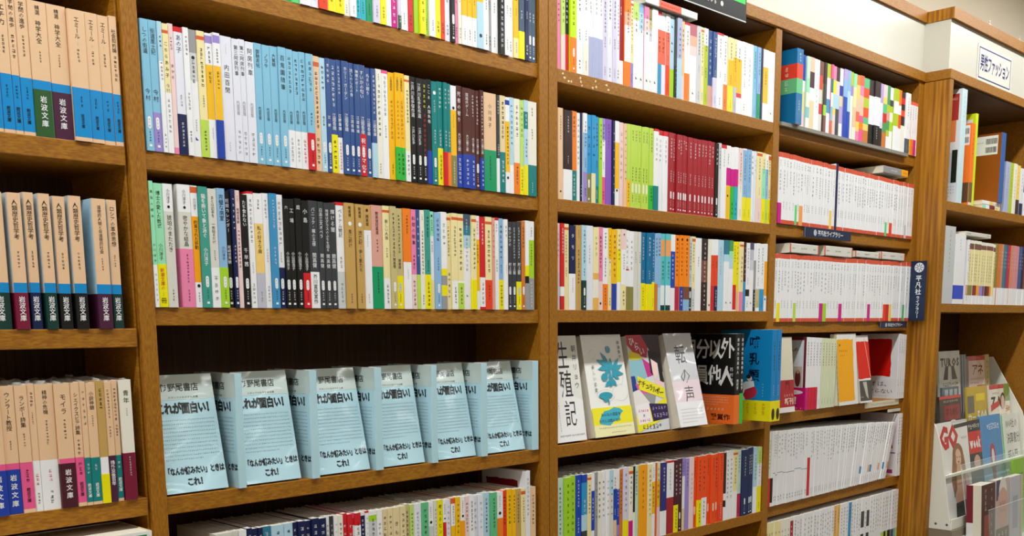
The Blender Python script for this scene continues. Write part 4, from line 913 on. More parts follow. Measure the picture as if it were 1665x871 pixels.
ROWS['C1']=(1.211,"paperbacks on the fourth bay's second shelf","""
7489,147,24,1487|or5:.07,W:.945,or5|0.71mg|W||~4@.1-.2 ~6@.24-.53||
7638,139,13,1484|or5:.07,W:.945,or5||W||~3@.1-.2 ~7@.24-.59 ~4@.68-.8||
7779,139,22,1487|or5:.07,W:.945,or5||W||~3@.1-.2 ~9@.24-.48 ~4@.68-.8||
7920,111,18,1477|or5:.07,W:.945,or5||W||~2@.1-.2 ~5@.24-.43 ~4@.68-.8||
8033,163,14,1483|or5:.07,W:.945,or5||W||~4@.1-.2 ~7@.24-.58 ~4@.68-.8||
8198,103,26,1480|or5:.07,W:.945,or5|0.71lg|W||~4@.1-.2 ~8@.24-.45||
8304,100,31,1479|or5:.07,W:.945,or5||W||~3@.1-.2 ~5@.24-.53 ~4@.68-.8||
8406,144,28,1471|or5:.07,W:.945,or5|0.71or3|W||~3@.1-.2 ~5@.24-.49||
8552,102,18,1465|or5:.07,W:.945,or5||W||~3@.1-.2 ~5@.24-.42 ~4@.68-.8||
8656,100,13,1465|or5:.07,W:.945,or5||W||~2@.1-.2 ~9@.24-.53 ~4@.68-.8||
8758,128,33,1464|or5:.07,W:.945,or5||W||~2@.1-.2 ~8@.24-.40 ~4@.68-.8||
8888,142,18,1459|or5:.07,W:.945,or5||W||~4@.1-.2 ~5@.24-.56 ~4@.68-.8||
9032,159,13,1462|or5:.07,W:.945,or5||W||~2@.1-.2 ~8@.24-.52 ~4@.68-.8||
9193,147,12,1458|or5:.07,W:.945,or5||W||~2@.1-.2 ~9@.24-.57 ~4@.68-.8||
9342,100,21,1450|or5:.07,W:.945,or5||W||~4@.1-.2 ~9@.24-.52 ~4@.68-.8||
9444,141,11,1455|or5:.07,W:.945,or5||W||~4@.1-.2 ~8@.24-.53 ~4@.68-.8||
9587,156,15,1444|or5:.07,W:.945,or5||W||~2@.1-.2 ~8@.24-.60 ~4@.68-.8||
9745,104,13,1440|or5:.07,W:.945,or5|0.71ye2|W||~4@.1-.2 ~9@.24-.42||
9851,149,21,1448|or5:.07,W:.945,or5||W||~4@.1-.2 ~8@.24-.49 ~4@.68-.8||
10006,95,14,1490|nv||W||||
10106,119,16,1440|or5:.07,W:.945,or5||W||~3@.1-.2 ~6@.24-.60 ~4@.68-.8||
10227,122,13,1434|or5:.07,W:.945,or5||W||~4@.1-.2 ~9@.24-.43 ~4@.68-.8||
10352,100,35,1432|or5:.07,W:.945,or5||W||~4@.1-.2 ~5@.24-.54 ~4@.68-.8||
10454,157,16,1434|or5:.07,W:.945,or5||W||~2@.1-.2 ~5@.24-.54 ~4@.68-.8||
10612,139,13,1433|or5:.07,W:.945,or5||W||~4@.1-.2 ~6@.24-.55 ~4@.68-.8||
10753,168,24,1431|or5:.07,W:.945,or5||W||~3@.1-.2 ~7@.24-.41 ~4@.68-.8||
10923,135,24,1428|or5:.07,W:.945,or5||W||~2@.1-.2 ~5@.24-.50 ~4@.68-.8||
11059,112,17,1424|or5:.07,W:.945,or5||W||~3@.1-.2 ~9@.24-.59 ~4@.68-.8||
11173,116,21,1423|or5:.07,W:.945,or5||W||~3@.1-.2 ~6@.24-.56 ~4@.68-.8||
11291,120,15,1428|or5:.07,W:.945,or5||W||~2@.1-.2 ~7@.24-.60 ~4@.68-.8||
11413,171,34,1418|or5:.07,W:.945,or5||W||~2@.1-.2 ~5@.24-.55 ~4@.68-.8||
11586,115,31,1420|or5:.07,W:.945,or5||W||~3@.1-.2 ~7@.24-.53 ~4@.68-.8||
11703,107,23,1419|or5:.07,W:.945,or5||W||~3@.1-.2 ~7@.24-.56 ~4@.68-.8||
11812,126,24,1417|or5:.07,W:.945,or5||W||~4@.1-.2 ~5@.24-.45 ~4@.68-.8||
11940,106,31,1407|or5:.07,W:.945,or5||W||~4@.1-.2 ~8@.24-.54 ~4@.68-.8||
12048,132,34,1414|or5:.07,W:.945,or5||W||~4@.1-.2 ~5@.24-.55 ~4@.68-.8||
12182,147,16,1413|or5:.07,W:.945,or5||W||~2@.1-.2 ~6@.24-.56 ~4@.68-.8||
12331,149,20,1411|or5:.07,W:.945,or5||W||~4@.1-.2 ~5@.24-.52 ~4@.68-.8||
12481,113,15,1402|or5:.07,W:.945,or5||W||~4@.1-.2 ~7@.24-.40 ~4@.68-.8||
12596,110,21,1401|or5:.07,W:.945,or5|0.76lg|W||~2@.1-.2 ~9@.24-.51||
12709,137,24,1402|or5:.07,W:.945,or5||W||~4@.1-.2 ~5@.24-.51 ~4@.68-.8||
12848,151,23,1393|or5:.07,W:.945,or5|0.76vr|W||~3@.1-.2 ~5@.24-.48||
13001,133,10,1401|or5:.07,W:.945,or5||W||~3@.1-.2 ~5@.24-.54 ~4@.68-.8||
13137,143,32,1400|or5:.07,W:.945,or5||W||~2@.1-.2 ~6@.24-.54 ~4@.68-.8||
13281,168,23,1388|or5:.07,W:.945,or5||W||~3@.1-.2 ~8@.24-.49 ~4@.68-.8||
13452,111,22,1393|or5:.07,W:.945,or5||W||~4@.1-.2 ~9@.24-.59 ~4@.68-.8||
13565,120,11,1394|or5:.07,W:.945,or5||W||~4@.1-.2 ~9@.24-.46 ~4@.68-.8||
13687,137,27,1384|or5:.07,W:.945,or5|0.76lgy|W||~4@.1-.2 ~6@.24-.42||
13826,140,14,1385|or5:.07,W:.945,or5||W||~4@.1-.2 ~7@.24-.42 ~4@.68-.8||
13968,167,18,1387|or5:.07,W:.945,or5||W||~2@.1-.2 ~8@.24-.41 ~4@.68-.8||
14137,142,29,1377|or5:.07,W:.945,or5||W||~3@.1-.2 ~8@.24-.45 ~4@.68-.8||
""")
ROWS['C2']=(1,"paperbacks on the fourth bay's third shelf","""
7452,128,28,1468|or5:.07,W:.945,or5||W||~3@.1-.2 ~5@.24-.41 ~4@.68-.8||
7582,114,21,1476|or5:.07,W:.945,or5|0.72ye|W||~3@.1-.2 ~7@.24-.58||
7698,110,14,1471|or5:.07,W:.945,or5||W||~4@.1-.2 ~9@.24-.53 ~4@.68-.8||
7810,167,22,1469|or5:.07,W:.945,or5||W||~3@.1-.2 ~5@.24-.47 ~4@.68-.8||
7979,111,22,1469|or5:.07,W:.945,or5||W||~4@.1-.2 ~5@.24-.57 ~4@.68-.8||
8091,171,12,1478|or5:.07,W:.945,or5||W||~4@.1-.2 ~9@.24-.50 ~4@.68-.8||
8265,120,19,1480|or5:.07,W:.945,or5|0.72yg|W||~3@.1-.2 ~6@.24-.50||
8387,139,27,1473|or5:.07,W:.945,or5||W||~2@.1-.2 ~7@.24-.60 ~4@.68-.8||
8528,115,32,1481|or5:.07,W:.945,or5||W||~4@.1-.2 ~5@.24-.60 ~4@.68-.8||
8645,151,23,1479|or5:.07,W:.945,or5||W||~2@.1-.2 ~5@.24-.55 ~4@.68-.8||
8798,162,21,1482|or5:.07,W:.945,or5||W||~3@.1-.2 ~7@.24-.44 ~4@.68-.8||
8962,120,16,1479|or5:.07,W:.945,or5||W||~4@.1-.2 ~5@.24-.56 ~4@.68-.8||
9084,107,12,1481|or5:.07,W:.945,or5||W||~2@.1-.2 ~9@.24-.49 ~4@.68-.8||
9192,117,19,1489|or5:.07,W:.945,or5||W||~3@.1-.2 ~5@.24-.45 ~4@.68-.8||
9312,131,19,1480|or5:.07,W:.945,or5||W||~2@.1-.2 ~7@.24-.46 ~4@.68-.8||
9445,160,18,1488|or5:.07,W:.945,or5|0.72mg|W||~3@.1-.2 ~5@.24-.55||
9607,161,16,1484|or5:.07,W:.945,or5|0.72lm|W||~3@.1-.2 ~5@.24-.59||
9771,167,23,1488|or5:.07,W:.945,or5||W||~3@.1-.2 ~8@.24-.56 ~4@.68-.8||
9939,142,32,1488|or5:.07,W:.945,or5||W||~2@.1-.2 ~9@.24-.58 ~4@.68-.8||
10083,161,33,1486|or5:.07,W:.945,or5||W||~2@.1-.2 ~9@.24-.52 ~4@.68-.8||
10246,155,32,1489|or5:.07,W:.945,or5||W||~2@.1-.2 ~8@.24-.50 ~4@.68-.8||
10403,154,33,1488|or5:.07,W:.945,or5|0.72mg|W||~3@.1-.2 ~8@.24-.59||
10559,115,28,1488|or5:.07,W:.945,or5||W||~2@.1-.2 ~8@.24-.44 ~4@.68-.8||
10676,143,12,1489|or5:.07,W:.945,or5||W||~2@.1-.2 ~9@.24-.41 ~4@.68-.8||
10822,153,21,1492|or5:.07,W:.945,or5||W||~4@.1-.2 ~7@.24-.49 ~4@.68-.8||
10977,164,14,1495|or5:.07,W:.945,or5||W||~3@.1-.2 ~8@.24-.49 ~4@.68-.8||
11143,103,31,1502|or5:.07,W:.945,or5||W||~4@.1-.2 ~9@.24-.58 ~4@.68-.8||
11248,161,14,1498|or5:.07,W:.945,or5||W||~4@.1-.2 ~8@.24-.41 ~4@.68-.8||
11411,172,13,1504|or5:.07,W:.945,or5||W||~3@.1-.2 ~9@.24-.42 ~4@.68-.8||
11586,112,34,1500|or5:.07,W:.945,or5||W||~3@.1-.2 ~7@.24-.60 ~4@.68-.8||
11699,147,14,1506|or5:.07,W:.945,or5||W||~3@.1-.2 ~7@.24-.44 ~4@.68-.8||
11848,153,17,1499|or5:.07,W:.945,or5|0.72mg|W||~4@.1-.2 ~8@.24-.51||
12003,132,18,1500|or5:.07,W:.945,or5||W||~3@.1-.2 ~5@.24-.52 ~4@.68-.8||
12137,161,23,1501|or5:.07,W:.945,or5||W||~2@.1-.2 ~8@.24-.59 ~4@.68-.8||
12300,147,30,1508|or5:.07,W:.945,or5||W||~3@.1-.2 ~5@.24-.46 ~4@.68-.8||
12448,113,27,1502|or5:.07,W:.945,or5||W||~2@.1-.2 ~8@.24-.58 ~4@.68-.8||
12564,140,12,1506|or5:.07,W:.945,or5||W||~2@.1-.2 ~9@.24-.49 ~4@.68-.8||
12706,152,11,1509|or5:.07,W:.945,or5|0.72vr|W||~3@.1-.2 ~6@.24-.40||
12860,171,15,1515|or5:.07,W:.945,or5|0.72rd|W||~3@.1-.2 ~8@.24-.56||
13033,155,19,1506|or5:.07,W:.945,or5|0.72ye2|W||~3@.1-.2 ~7@.24-.47||
13190,152,13,1515|or5:.07,W:.945,or5||W||~4@.1-.2 ~5@.24-.46 ~4@.68-.8||
13344,135,26,1517|or5:.07,W:.945,or5||W||~2@.1-.2 ~6@.24-.42 ~4@.68-.8||
13481,162,30,1512|or5:.07,W:.945,or5||W||~4@.1-.2 ~9@.24-.51 ~4@.68-.8||
13644,167,12,1512|or5:.07,W:.945,or5||W||~2@.1-.2 ~7@.24-.49 ~4@.68-.8||
13813,154,29,1516|or5:.07,W:.945,or5|0.72gn3|W||~4@.1-.2 ~8@.24-.40||
13969,166,15,1520|or5:.07,W:.945,or5||W||~2@.1-.2 ~5@.24-.57 ~4@.68-.8||
14137,136,11,1516|or5:.07,W:.945,or5||W||~2@.1-.2 ~7@.24-.55 ~4@.68-.8||
""")
ROWS['C4']=(0.588,"paperbacks on the fourth bay's fifth shelf","""
7436,111,26,1708|iv|0.62rd|W||~8@.1-.5#gn||
7549,90,17,1706|W:.62,dk:.95,W||W||||
7642,88,13,1702|W:0.555,in:0.562,W||W||~8@.04-.35 ~2@.865-.945#dk||
7731,98,29,1700|W:0.585,in:0.592,W||W||~8@.04-.31 ~2@.865-.945#dk||
7831,106,15,1696|W:0.555,in:0.562,W||W||~4@.04-.40 ~2@.865-.945#dk||
7939,142,28,1689|W:0.555,in:0.562,W||W||~5@.04-.33 ~2@.865-.945#dk||
8083,113,26,1686|W:0.57,in:0.577,W||W||~6@.04-.27 ~2@.865-.945#dk||
8198,135,11,1681|W:0.57,in:0.577,W||W||~4@.04-.32 ~2@.865-.945#dk||
8335,129,21,1678|W:0.57,in:0.577,W||W||~6@.04-.37 ~2@.865-.945#dk||
8466,120,22,1673|W:0.57,in:0.577,W||W||~7@.04-.37 ~2@.865-.945#dk||
8588,103,12,1679|W:0.545,in:0.552,W||W||~7@.04-.42 ~2@.865-.945#dk||
8692,107,15,1673|W:0.545,in:0.552,W||W||~7@.04-.26 ~2@.865-.945#dk||
8801,102,23,1662|W:0.545,in:0.552,W||W||~6@.04-.35 ~2@.865-.945#dk||
8906,122,33,1665|W:0.57,in:0.577,W||W||~7@.04-.30 ~2@.865-.945#dk||
9030,136,17,1665|W:0.57,in:0.577,W||W||~5@.04-.26 ~2@.865-.945#dk||
9168,132,20,1655|W:.42,rd:.97,W||W||||
9302,101,22,1651|W||W||~6@.04-.44 ~4@.86-.95||
9405,92,35,1646|W||W||~9@.04-.37 ~4@.86-.95||
9499,83,12,1648|W||W||~6@.04-.34 ~4@.86-.95||
9584,119,26,1635|W||W||~8@.04-.47 ~4@.86-.95||
9705,97,22,1638|W||W||~6@.04-.30 ~4@.86-.95||
9804,83,30,1637|W||W||~6@.04-.33 ~4@.86-.95|0.1|
9889,101,21,1626|W||W||~5@.04-.43 ~4@.86-.95|0.7|
9993,97,18,1629|W||W||~5@.04-.30 ~4@.86-.95|1.3|
10092,95,23,1625|W||W||~9@.04-.51 ~4@.86-.95|1.9|
10189,124,16,1615|W||W||~7@.04-.52 ~4@.86-.95|2.6|
10315,119,31,1620|W||W||~9@.04-.45 ~4@.86-.95|3.2|
10436,100,29,1612|W||W||~7@.04-.31 ~4@.86-.95|3.8|
10538,128,35,1604|W||W||~5@.04-.45 ~4@.86-.95|4.4|
10668,96,17,1602|W||W||~9@.04-.38 ~4@.86-.95|5.0|
10766,140,27,1601|W||W||~6@.04-.44 ~4@.86-.95|5.6|
10908,90,18,1594|W||W||~8@.04-.37 ~4@.86-.95|6.2|
11000,120,10,1589|W||W||~7@.04-.43 ~4@.86-.95|6.8|
11122,127,18,1593|W||W||~6@.04-.37 ~4@.86-.95|7.4|
11250,128,35,1581|W||W||~7@.04-.37 ~4@.86-.95|8.0|
11380,113,16,1582|W||W||~9@.04-.45 ~4@.86-.95|8.6|
11495,137,14,1582|W||W||~7@.04-.31 ~4@.86-.95|9.3|
11634,122,21,1578|W||W||~5@.04-.33 ~4@.86-.95|9.9|
11758,126,34,1566|W:.7,st:.82,W||W||~7@.04-.40 ~4@.86-.95|10.5|
11886,88,13,1572|W||W||~8@.04-.30 ~4@.86-.95|11.1|
11975,94,10,1562|W||W||~5@.04-.33 ~4@.86-.95|11.7|
12072,112,14,1566|W||W||~6@.04-.50 ~4@.86-.95|12.3|
12185,117,21,1562|W:.7,sa2:.82,W||W||~7@.04-.32 ~4@.86-.95|12.9|
12304,89,18,1558|W:.7,st:.82,W||W||~8@.04-.45 ~4@.86-.95|13.5|
12395,129,23,1544|W||W||~5@.04-.39 ~4@.86-.95|14.1|
12526,104,25,1547|W||W||~5@.04-.33 ~4@.86-.95|14.7|
12632,112,27,1544|W||W||~9@.04-.36 ~4@.86-.95|15.3|
12746,115,28,1533|W:.7,sa2:.82,W||W||~6@.04-.34 ~4@.86-.95|16.0|
12863,135,34,1534|W||W||~8@.04-.30 ~4@.86-.95|16.6|
13000,102,16,1528|W:.7,st:.82,W||W||~7@.04-.45 ~4@.86-.95|17.2|
13104,118,12,1522|W||W||~8@.04-.38 ~4@.86-.95|17.8|
13223,120,27,1523|W:.7,sa2:.82,W||W||~8@.04-.31 ~4@.86-.95|18.4|
""")
ROWS['C5']=(0.38,"paperbacks on the fourth bay's bottom shelf","""
7419,106,29,1705|cr||W||~5@.12-.5||
7527,115,21,1700|cr||W||~5@.12-.5||
7644,120,32,1702|cr||W||~5@.12-.5||
7766,141,13,1706|cr||W||~5@.12-.5||
7909,168,19,1699|cr||W||~5@.12-.5||
8079,113,24,1699|iv||W||~5@.12-.5||
8194,129,18,1697|iv||W||~5@.12-.5||
8325,154,14,1698|iv||W||~5@.12-.5||
8481,161,31,1698|iv:.05,cm||W||~6@.1-.5#W||
8644,135,16,1705|W||W||~8@.05-.40||
8781,119,21,1697|W||W||~6@.05-.59||
8901,174,34,1695|W||W||~9@.05-.46||
9077,176,18,1702|W||W||~7@.05-.54||
9255,151,15,1699|W||W||~7@.05-.50||
9408,146,26,1701|W||W||~8@.05-.55||
9556,168,20,1696|W||W||~7@.05-.38||
9725,136,27,1698|W||W||~6@.05-.57||
9863,114,11,1694|W||W||~8@.05-.59||
9979,129,27,1705|W||W||~8@.05-.48||
10111,111,23,1702|W||W||~6@.05-.57||
10223,138,25,1702|W||W||~7@.05-.57||
10363,107,32,1701|W||W||~8@.05-.57||
10472,137,25,1700|W||W||~7@.05-.39||
10611,153,35,1699|or2||W||*||
10766,129,21,1703|or2||W||*||
10897,148,11,1697|W||W||~8@.05-.45||
11047,177,25,1703|W||W||~9@.05-.50||
11226,120,30,1704|W||W||~7@.05-.43||
11348,141,12,1695|st||W||*||
11491,152,26,1704|W||W||~9@.05-.55||
11646,130,32,1694|W||W||~7@.05-.50||
11778,125,29,1701|W||W||~8@.05-.45||
11905,141,30,1702|W||W||~6@.05-.51||
12048,158,15,1705|W:.1,W:.2,ch:.45,W:.55,ch||W||||
12209,130,13,1703|W||W||~6@.05-.50||
12341,162,19,1696|W:.1,W:.2,ch:.45,W:.55,ch||W||||
12505,167,11,1695|W||W||~7@.05-.59||
12673,131,12,1705|W||W||~9@.05-.59||
12806,133,12,1703|W||W||~9@.05-.57||
12941,148,23,1697|W||W||~6@.05-.53||
13091,134,28,1699|W||W||~7@.05-.53||
13227,166,22,1695|W:.62,lm2||W||~8@.06-.55||
13395,119,24,1701|W:.62,dk||W||~8@.06-.55||
13515,116,31,1694|W:.62,lm2||W||~8@.06-.55||
13633,156,26,1699|W:.62,dk||W||~8@.06-.55||
13791,172,13,1694|W:.62,sl||W||~8@.06-.55||
13965,128,20,1706|W:.62,te3||W||~8@.06-.55||
14095,105,27,1702|W:.62,lm2||W||~8@.06-.55||
""")
ROWS['R1']=(1.3065,"paperbacks on the right case's upper shelf","""
18669,344,-627,1400|bg||||~9@.1-.7#br||
19015,268,-624,1400|lm3:.4,lm3||||~9@.1-.7||
19285,235,-639,1400|iv||||~9@.1-.7||
19522,298,-629,1380|ye2:.7,bk2||||~6@.1-.6||
19822,266,-645,1320|wl:.75,nv||||~5@.1-.5||
20090,281,-643,1320|nv:.5,W||||~7@.4-.9||
""")
ROWS['R2']=(1.0448,"paperbacks on the right case's middle shelf","""
16267,121,-636,1720|W:.1,W:.7,sa:.86,W||||*||
16390,191,-616,1720|iv:.05,br2:.14,cr:.7,ol:.86,W||||~9@.2-.65||
16583,151,-617,1720|iv:.05,br2:.14,cr:.7,ol:.86,W||||~9@.2-.65||
16736,152,-637,1720|iv:.05,br2:.14,cr:.7,rd3:.86,W||||~9@.2-.65||
16890,160,-614,1720|iv:.05,br2:.14,cr:.7,rd3:.86,W||||~9@.2-.65||
17052,176,-622,1720|iv:.05,br2:.14,cr:.7,am:.86,W||||~9@.2-.65||
17230,214,-631,1700|iv:.05,br2:.12,cr:.7,li:.86,W||||~9@.2-.65||
17446,158,-622,1700|iv:.05,br2:.12,cr:.7,pu2:.86,W||||~9@.2-.65||
17605,159,-637,1700|iv:.05,br2:.12,cr:.7,mr:.86,W||||~9@.2-.65||
17766,175,-636,1700|iv:.05,br2:.12,cr:.7,rd3:.86,W||||~9@.2-.65||
17943,199,-612,1700|iv:.05,br2:.12,cr:.7,am:.86,W||||~9@.2-.65||
18144,125,-629,1680|iv:.05,br2:.12,cr:.7,cr:.86,W||||~9@.2-.65||
18271,225,-611,1720|ol:.72,W||||~5@.1-.4#W||
18498,196,-640,1720|ob:.72,W||||~5@.1-.4#W||
18696,167,-642,1720|sa3:.72,W||||~5@.1-.4#W||
18865,192,-645,1720|te2:.72,W||||~5@.1-.4#W||
19059,178,-617,1720|db:.72,W||||~5@.1-.4#W||
19239,211,-625,1720|cm2:.72,W||||~5@.1-.4#W||
19453,181,-647,1720|sa3:.72,W||||~5@.1-.4#W||
19636,272,-645,1720|pk2:.72,W||||~5@.1-.4#W||
19910,267,-614,1720|pk2:.72,W||||~5@.1-.4#W||
20179,221,-627,1720|db:.72,W||||~5@.1-.4#W||
20402,190,-612,1720|nv:.72,W||||~5@.1-.4#W||
20594,208,-645,1720|br2:.72,W||||~5@.1-.4#W||
20804,167,-623,1720|pk2:.72,W||||*||
""")
for _r, (_z, _g, _d) in ROWS.items(): do_row(_r, _z, _g, _d)
so = STUFF.build('paperback_book'); so.location.z = ZO
tag(so, 'all the smaller-looking paperbacks packed spine out on the farther shelves', 'books', None, 'stuff')

# ---------------------------------------------------------------- face-out and single books
def face_book(name, label, cat, group, x0, w, y0, z0, h, t, tilt, front, draw, mk=paper, spine=None, back='W', side='right', yaw=0, segs=None, sdraw=None):
    a = math.radians(tilt)
    o = empty(name, (x0, y0, z0+t*math.sin(a)+.0004), label, cat, group, (-a, 0, math.radians(yaw)))
    b = MB(mk)
    b.box(0, w, 0, .0006, 0, h, front); b.box(0, w, t-.0006, t, 0, h, back)
    sx = (w-.0006, w) if side == 'right' else (0, .0006)
    b.box(sx[0], sx[1], .0006, t-.0006, 0, h, spine or front)
    F = Face(b, (0, 0, h), (1, 0, 0), (0, 0, -1)); draw(F, w, h)
    if side == 'left':
        G = Face(b, (0, t, h), (0, -1, 0), (0, 0, -1))
        if sdraw: sdraw(G, t, h)
    b.build('cover', o)
    p = MB(); q = (.0012, w-.0008) if side == 'right' else (.0008, w-.0012)
    p.box(q[0], q[1], .0007, t-.0007, .0008, h-.0012, PAGE); p.build('page_block', o)
    return o
def spine_book(name, label, cat, group, x, y, z, t, d, h, segs, side, draw=None, band=None, txt='*', flags='', mk=paper, rot=(0, 0, 0), banddraw=None):
    o = empty(name, (x, y, z), label, cat, group, rot); rng = random.Random(label)
    b = MB(mk); pm = MB(); bm = MB() if band else None
    sg = parse(segs); shell(b, t, d, h, sg, sidecol=side); pm.box(.0006, t-.0006, .0007, d-.002, .0008, h-.0012, PAGE)
    if band: shell(bm, t, d-.004, h*(1-band[0]), [(band[1], 1)], th=.00012, off=.00032, z0=.0002)
    spine_print(b, bm, t, h, sg, band, flags, txt, rng)
    if draw: draw(Face(b, (0, d, h), (0, -1, 0), (0, 0, -1)), d, h)
    if banddraw: banddraw(Face(bm, (-.00035, d, h), (0, -1, 0), (0, 0, -1)), d, h)
    b.build('cover', o); pm.build('page_block', o)
    if bm: bm.build('paper_band', o)
    return o
# the pale blue wrapped books: every cover carries the same recommendation sheet
def sheet(F, w, h, seed=3):
    rng = random.Random(seed); k = '16191C'
    F.rect(0, 0, w, .215*h, 'C9D8D4'); F.l = 2
    F.htext('伊野尾書店', .14*w, .075*h, .76*w, .145*h, '2A2E30', bold=.015)
    F.htext('スタッフのおすすめ文庫', .24*w, .185*h, .74*w, .205*h, '3A4448')
    F.htext('これが面白い！', .03*w, .24*h, .97*w, .335*h, k, bold=.05)
    F.lines(.06*w, .37*h, .95*w, .735*h, 11, .0026, '5A6468', rng)
    F.htext('「なんか読みたい」ときは', .02*w, .785*h, .98*w, .85*h, k, bold=.045)
    F.htext('これ！', .34*w, .88*h, .66*w, .95*h, k, bold=.045); F.l = 1
PAL['aq'] = 'B9E0EC'; PAL['aq2'] = 'B9E0EC'
ZP = AZ[3]
NW = ('first', 'second', 'third', 'fourth', 'fifth', 'sixth')
for i, (x, wd, tl) in enumerate(((-.6775, .0856, 12.3), (-.5645, .0849, 11.5), (-.4479, .0877, 13.2), (-.3345, .0797, 11.6), (-.2264, .0795, 12.2), (-.1213, .0886, 13.6))):
    face_book('wrapped_book', 'pale blue sheet-wrapped book leaning face out, %s of six from the left' % NW[i], 'book', 'leaning books in pale blue recommendation sheets',
        x, wd, .006, ZP, .1515, .011, tl, 'aq', lambda F, w, h, i=i: sheet(F, w, h, i), film, 'aq2')
for i, (x, t) in enumerate(((-.5791, .0112), (-.4643, .0128), (-.3523, .0137), (-.2438, .0121), (-.1389, .0138), (-.0201, .0152))):
    spine_book('wrapped_book', 'pale blue sheet-wrapped book standing spine out, %s of six from the left' % NW[i], 'book', 'spine-out books in pale blue recommendation sheets',
        x, .0005, ZP, t, .105, .1505, 'aq', 'aq2', lambda F, d, h, i=i: sheet(F, d, h, i+9), txt='', mk=film)
# third bay, display shelf
ZB = BZ[3]; rngd = random.Random(8)
def d_seishoku(F, w, h):
    k = '2A2A30'
    F.poly([(0, .38*h), (w*.55, .55*h), (w, .62*h), (w, h), (0, h)], 'F6F6F6'); F.l = 2
    F.put('生', .48*w, .19*h, .05, k, sx=.6); F.put('殖', .5*w, .46*h, .05, k, sx=.64); F.put('記', .54*w, .74*h, .048, k, sx=.64)
    F.vtext('朝井リョウ', .86*w, .08*h, .52*h, .012, '55555A')
    F.vtext('\x01'*12, .16*w, .62*h, .9*h, .004, 'gy', rngd); F.htext('\x01'*16, .1*w, .93*h, .95*w, .955*h, '3A3A3E', rng=rngd)
face_book('hardcover_book', 'white hardcover with thin tall black characters leaning beside the double upright', 'book', 'face-out books on the display shelf', .0475, .078, .004, ZB, .1875, .021, 8.8, 'ECEBE4', d_seishoku, back='ECEBE4')
def leaf(F, cu, cv, a, l, wd, k):
    ca, sa = math.cos(a), math.sin(a)
    p = [(0, 0), (.25, .7), (.6, .9), (1, 0), (.6, -.7), (.25, -.6)]
    F.poly([(cu+(x*l)*ca-(y*wd)*sa, cv+(x*l)*sa+(y*wd)*ca) for x, y in p], k)
def d_koi(F, w, h):
    t = '2E9DB4'; n = 'AEB4B8'
    for cu, cv, ru, rv in ((.22, .19, .07, .045), (.82, .38, .1, .12), (.78, .58, .2, .08), (.4, .6, .22, .06)):
        p = [(cu*w+ru*w*math.cos(i*.314), cv*h+rv*h*math.sin(i*.314)) for i in range(20)]
        for i in range(20):
            a, b = p[i], p[(i+1) % 20]; F.poly([a, b, (b[0]+.0004, b[1]+.0004), (a[0]+.0004, a[1]+.0004)], n)
    F.ell(.62*w, .15*h, .055*w, .036*h, t)
    for cu, cv, a, l in ((.6, .32, -2.2, .3), (.6, .32, -2.75, .33), (.6, .33, 3.1, .3), (.6, .34, 2.5, .2), (.64, .36, -.75, .3), (.64, .36, -.3, .32), (.64, .37, .15, .3), (.64, .38, .6, .2), (.62, .36, -1.45, .22), (.6, .46, 2.7, .2), (.62, .44, .9, .16)):
        leaf(F, cu*w, cv*h, a, l*w, .05*w, t)
    F.poly([(.57*w, .3*h), (.6*w, .3*h), (.63*w, .5*h), (.58*w, .52*h)], t); F.poly([(.67*w, .3*h), (.69*w, .3*h), (.63*w, .5*h), (.6*w, .5*h)], t)
    F.rect(.54*w, .4*h, .575*w, .52*h, t); F.ell(.44*w, .42*h, .08*w, .04*h, t)
    F.ell(.4*w, .6*h, .17*w, .035*h, t); F.poly([(.28*w, .6*h), (.5*w, .6*h), (.42*w, .66*h), (.36*w, .66*h)], t); F.rect(.44*w, .64*h, .47*w, .69*h, t)
    F.vtext('新しい恋愛', .19*w, .29*h, .57*h, .0075, '3A3A40'); F.vtext('高瀬隼子', .9*w, .06*h, .25*h, .007, '33333A')
    F.l = 2; F.rect(0, .715*h, w, .93*h, 'F4E92A'); F.rect(0, .885*h, w, h, 'F4EFB8'); F.l = 3
    F.poly([(.16*w, .83*h), (.22*w, .79*h), (.3*w, .75*h), (.42*w, .745*h), (.55*w, .72*h), (.7*w, .735*h), (.77*w, .765*h), (.68*w, .8*h), (.66*w, .845*h), (.5*w, .86*h), (.4*w, .895*h), (.26*w, .885*h), (.15*w, .87*h)], '45B2C8'); F.l = 4
    F.htext('みんなの恋愛を', .2*w, .77*h, .7*w, .805*h, '1E4A5A', bold=.01); F.htext('わたしは知らない', .14*w, .83*h, .68*w, .865*h, '1E4A5A', bold=.01)
    F.htext('\x01'*20, .1*w, .905*h, .95*w, .925*h, '6A6A50', rng=rngd); F.htext('\x01'*9, .38*w, .955*h, .8*w, .975*h, '55553A', rng=rngd); F.l = 1
face_book('hardcover_book', 'white hardcover with turquoise plant drawing and yellow band, leaning face out', 'book', 'face-out books on the display shelf', .1481, .1149, .004, ZB, .189, .019, 11.6, 'F2F1EC', d_koi, back='B0283A')
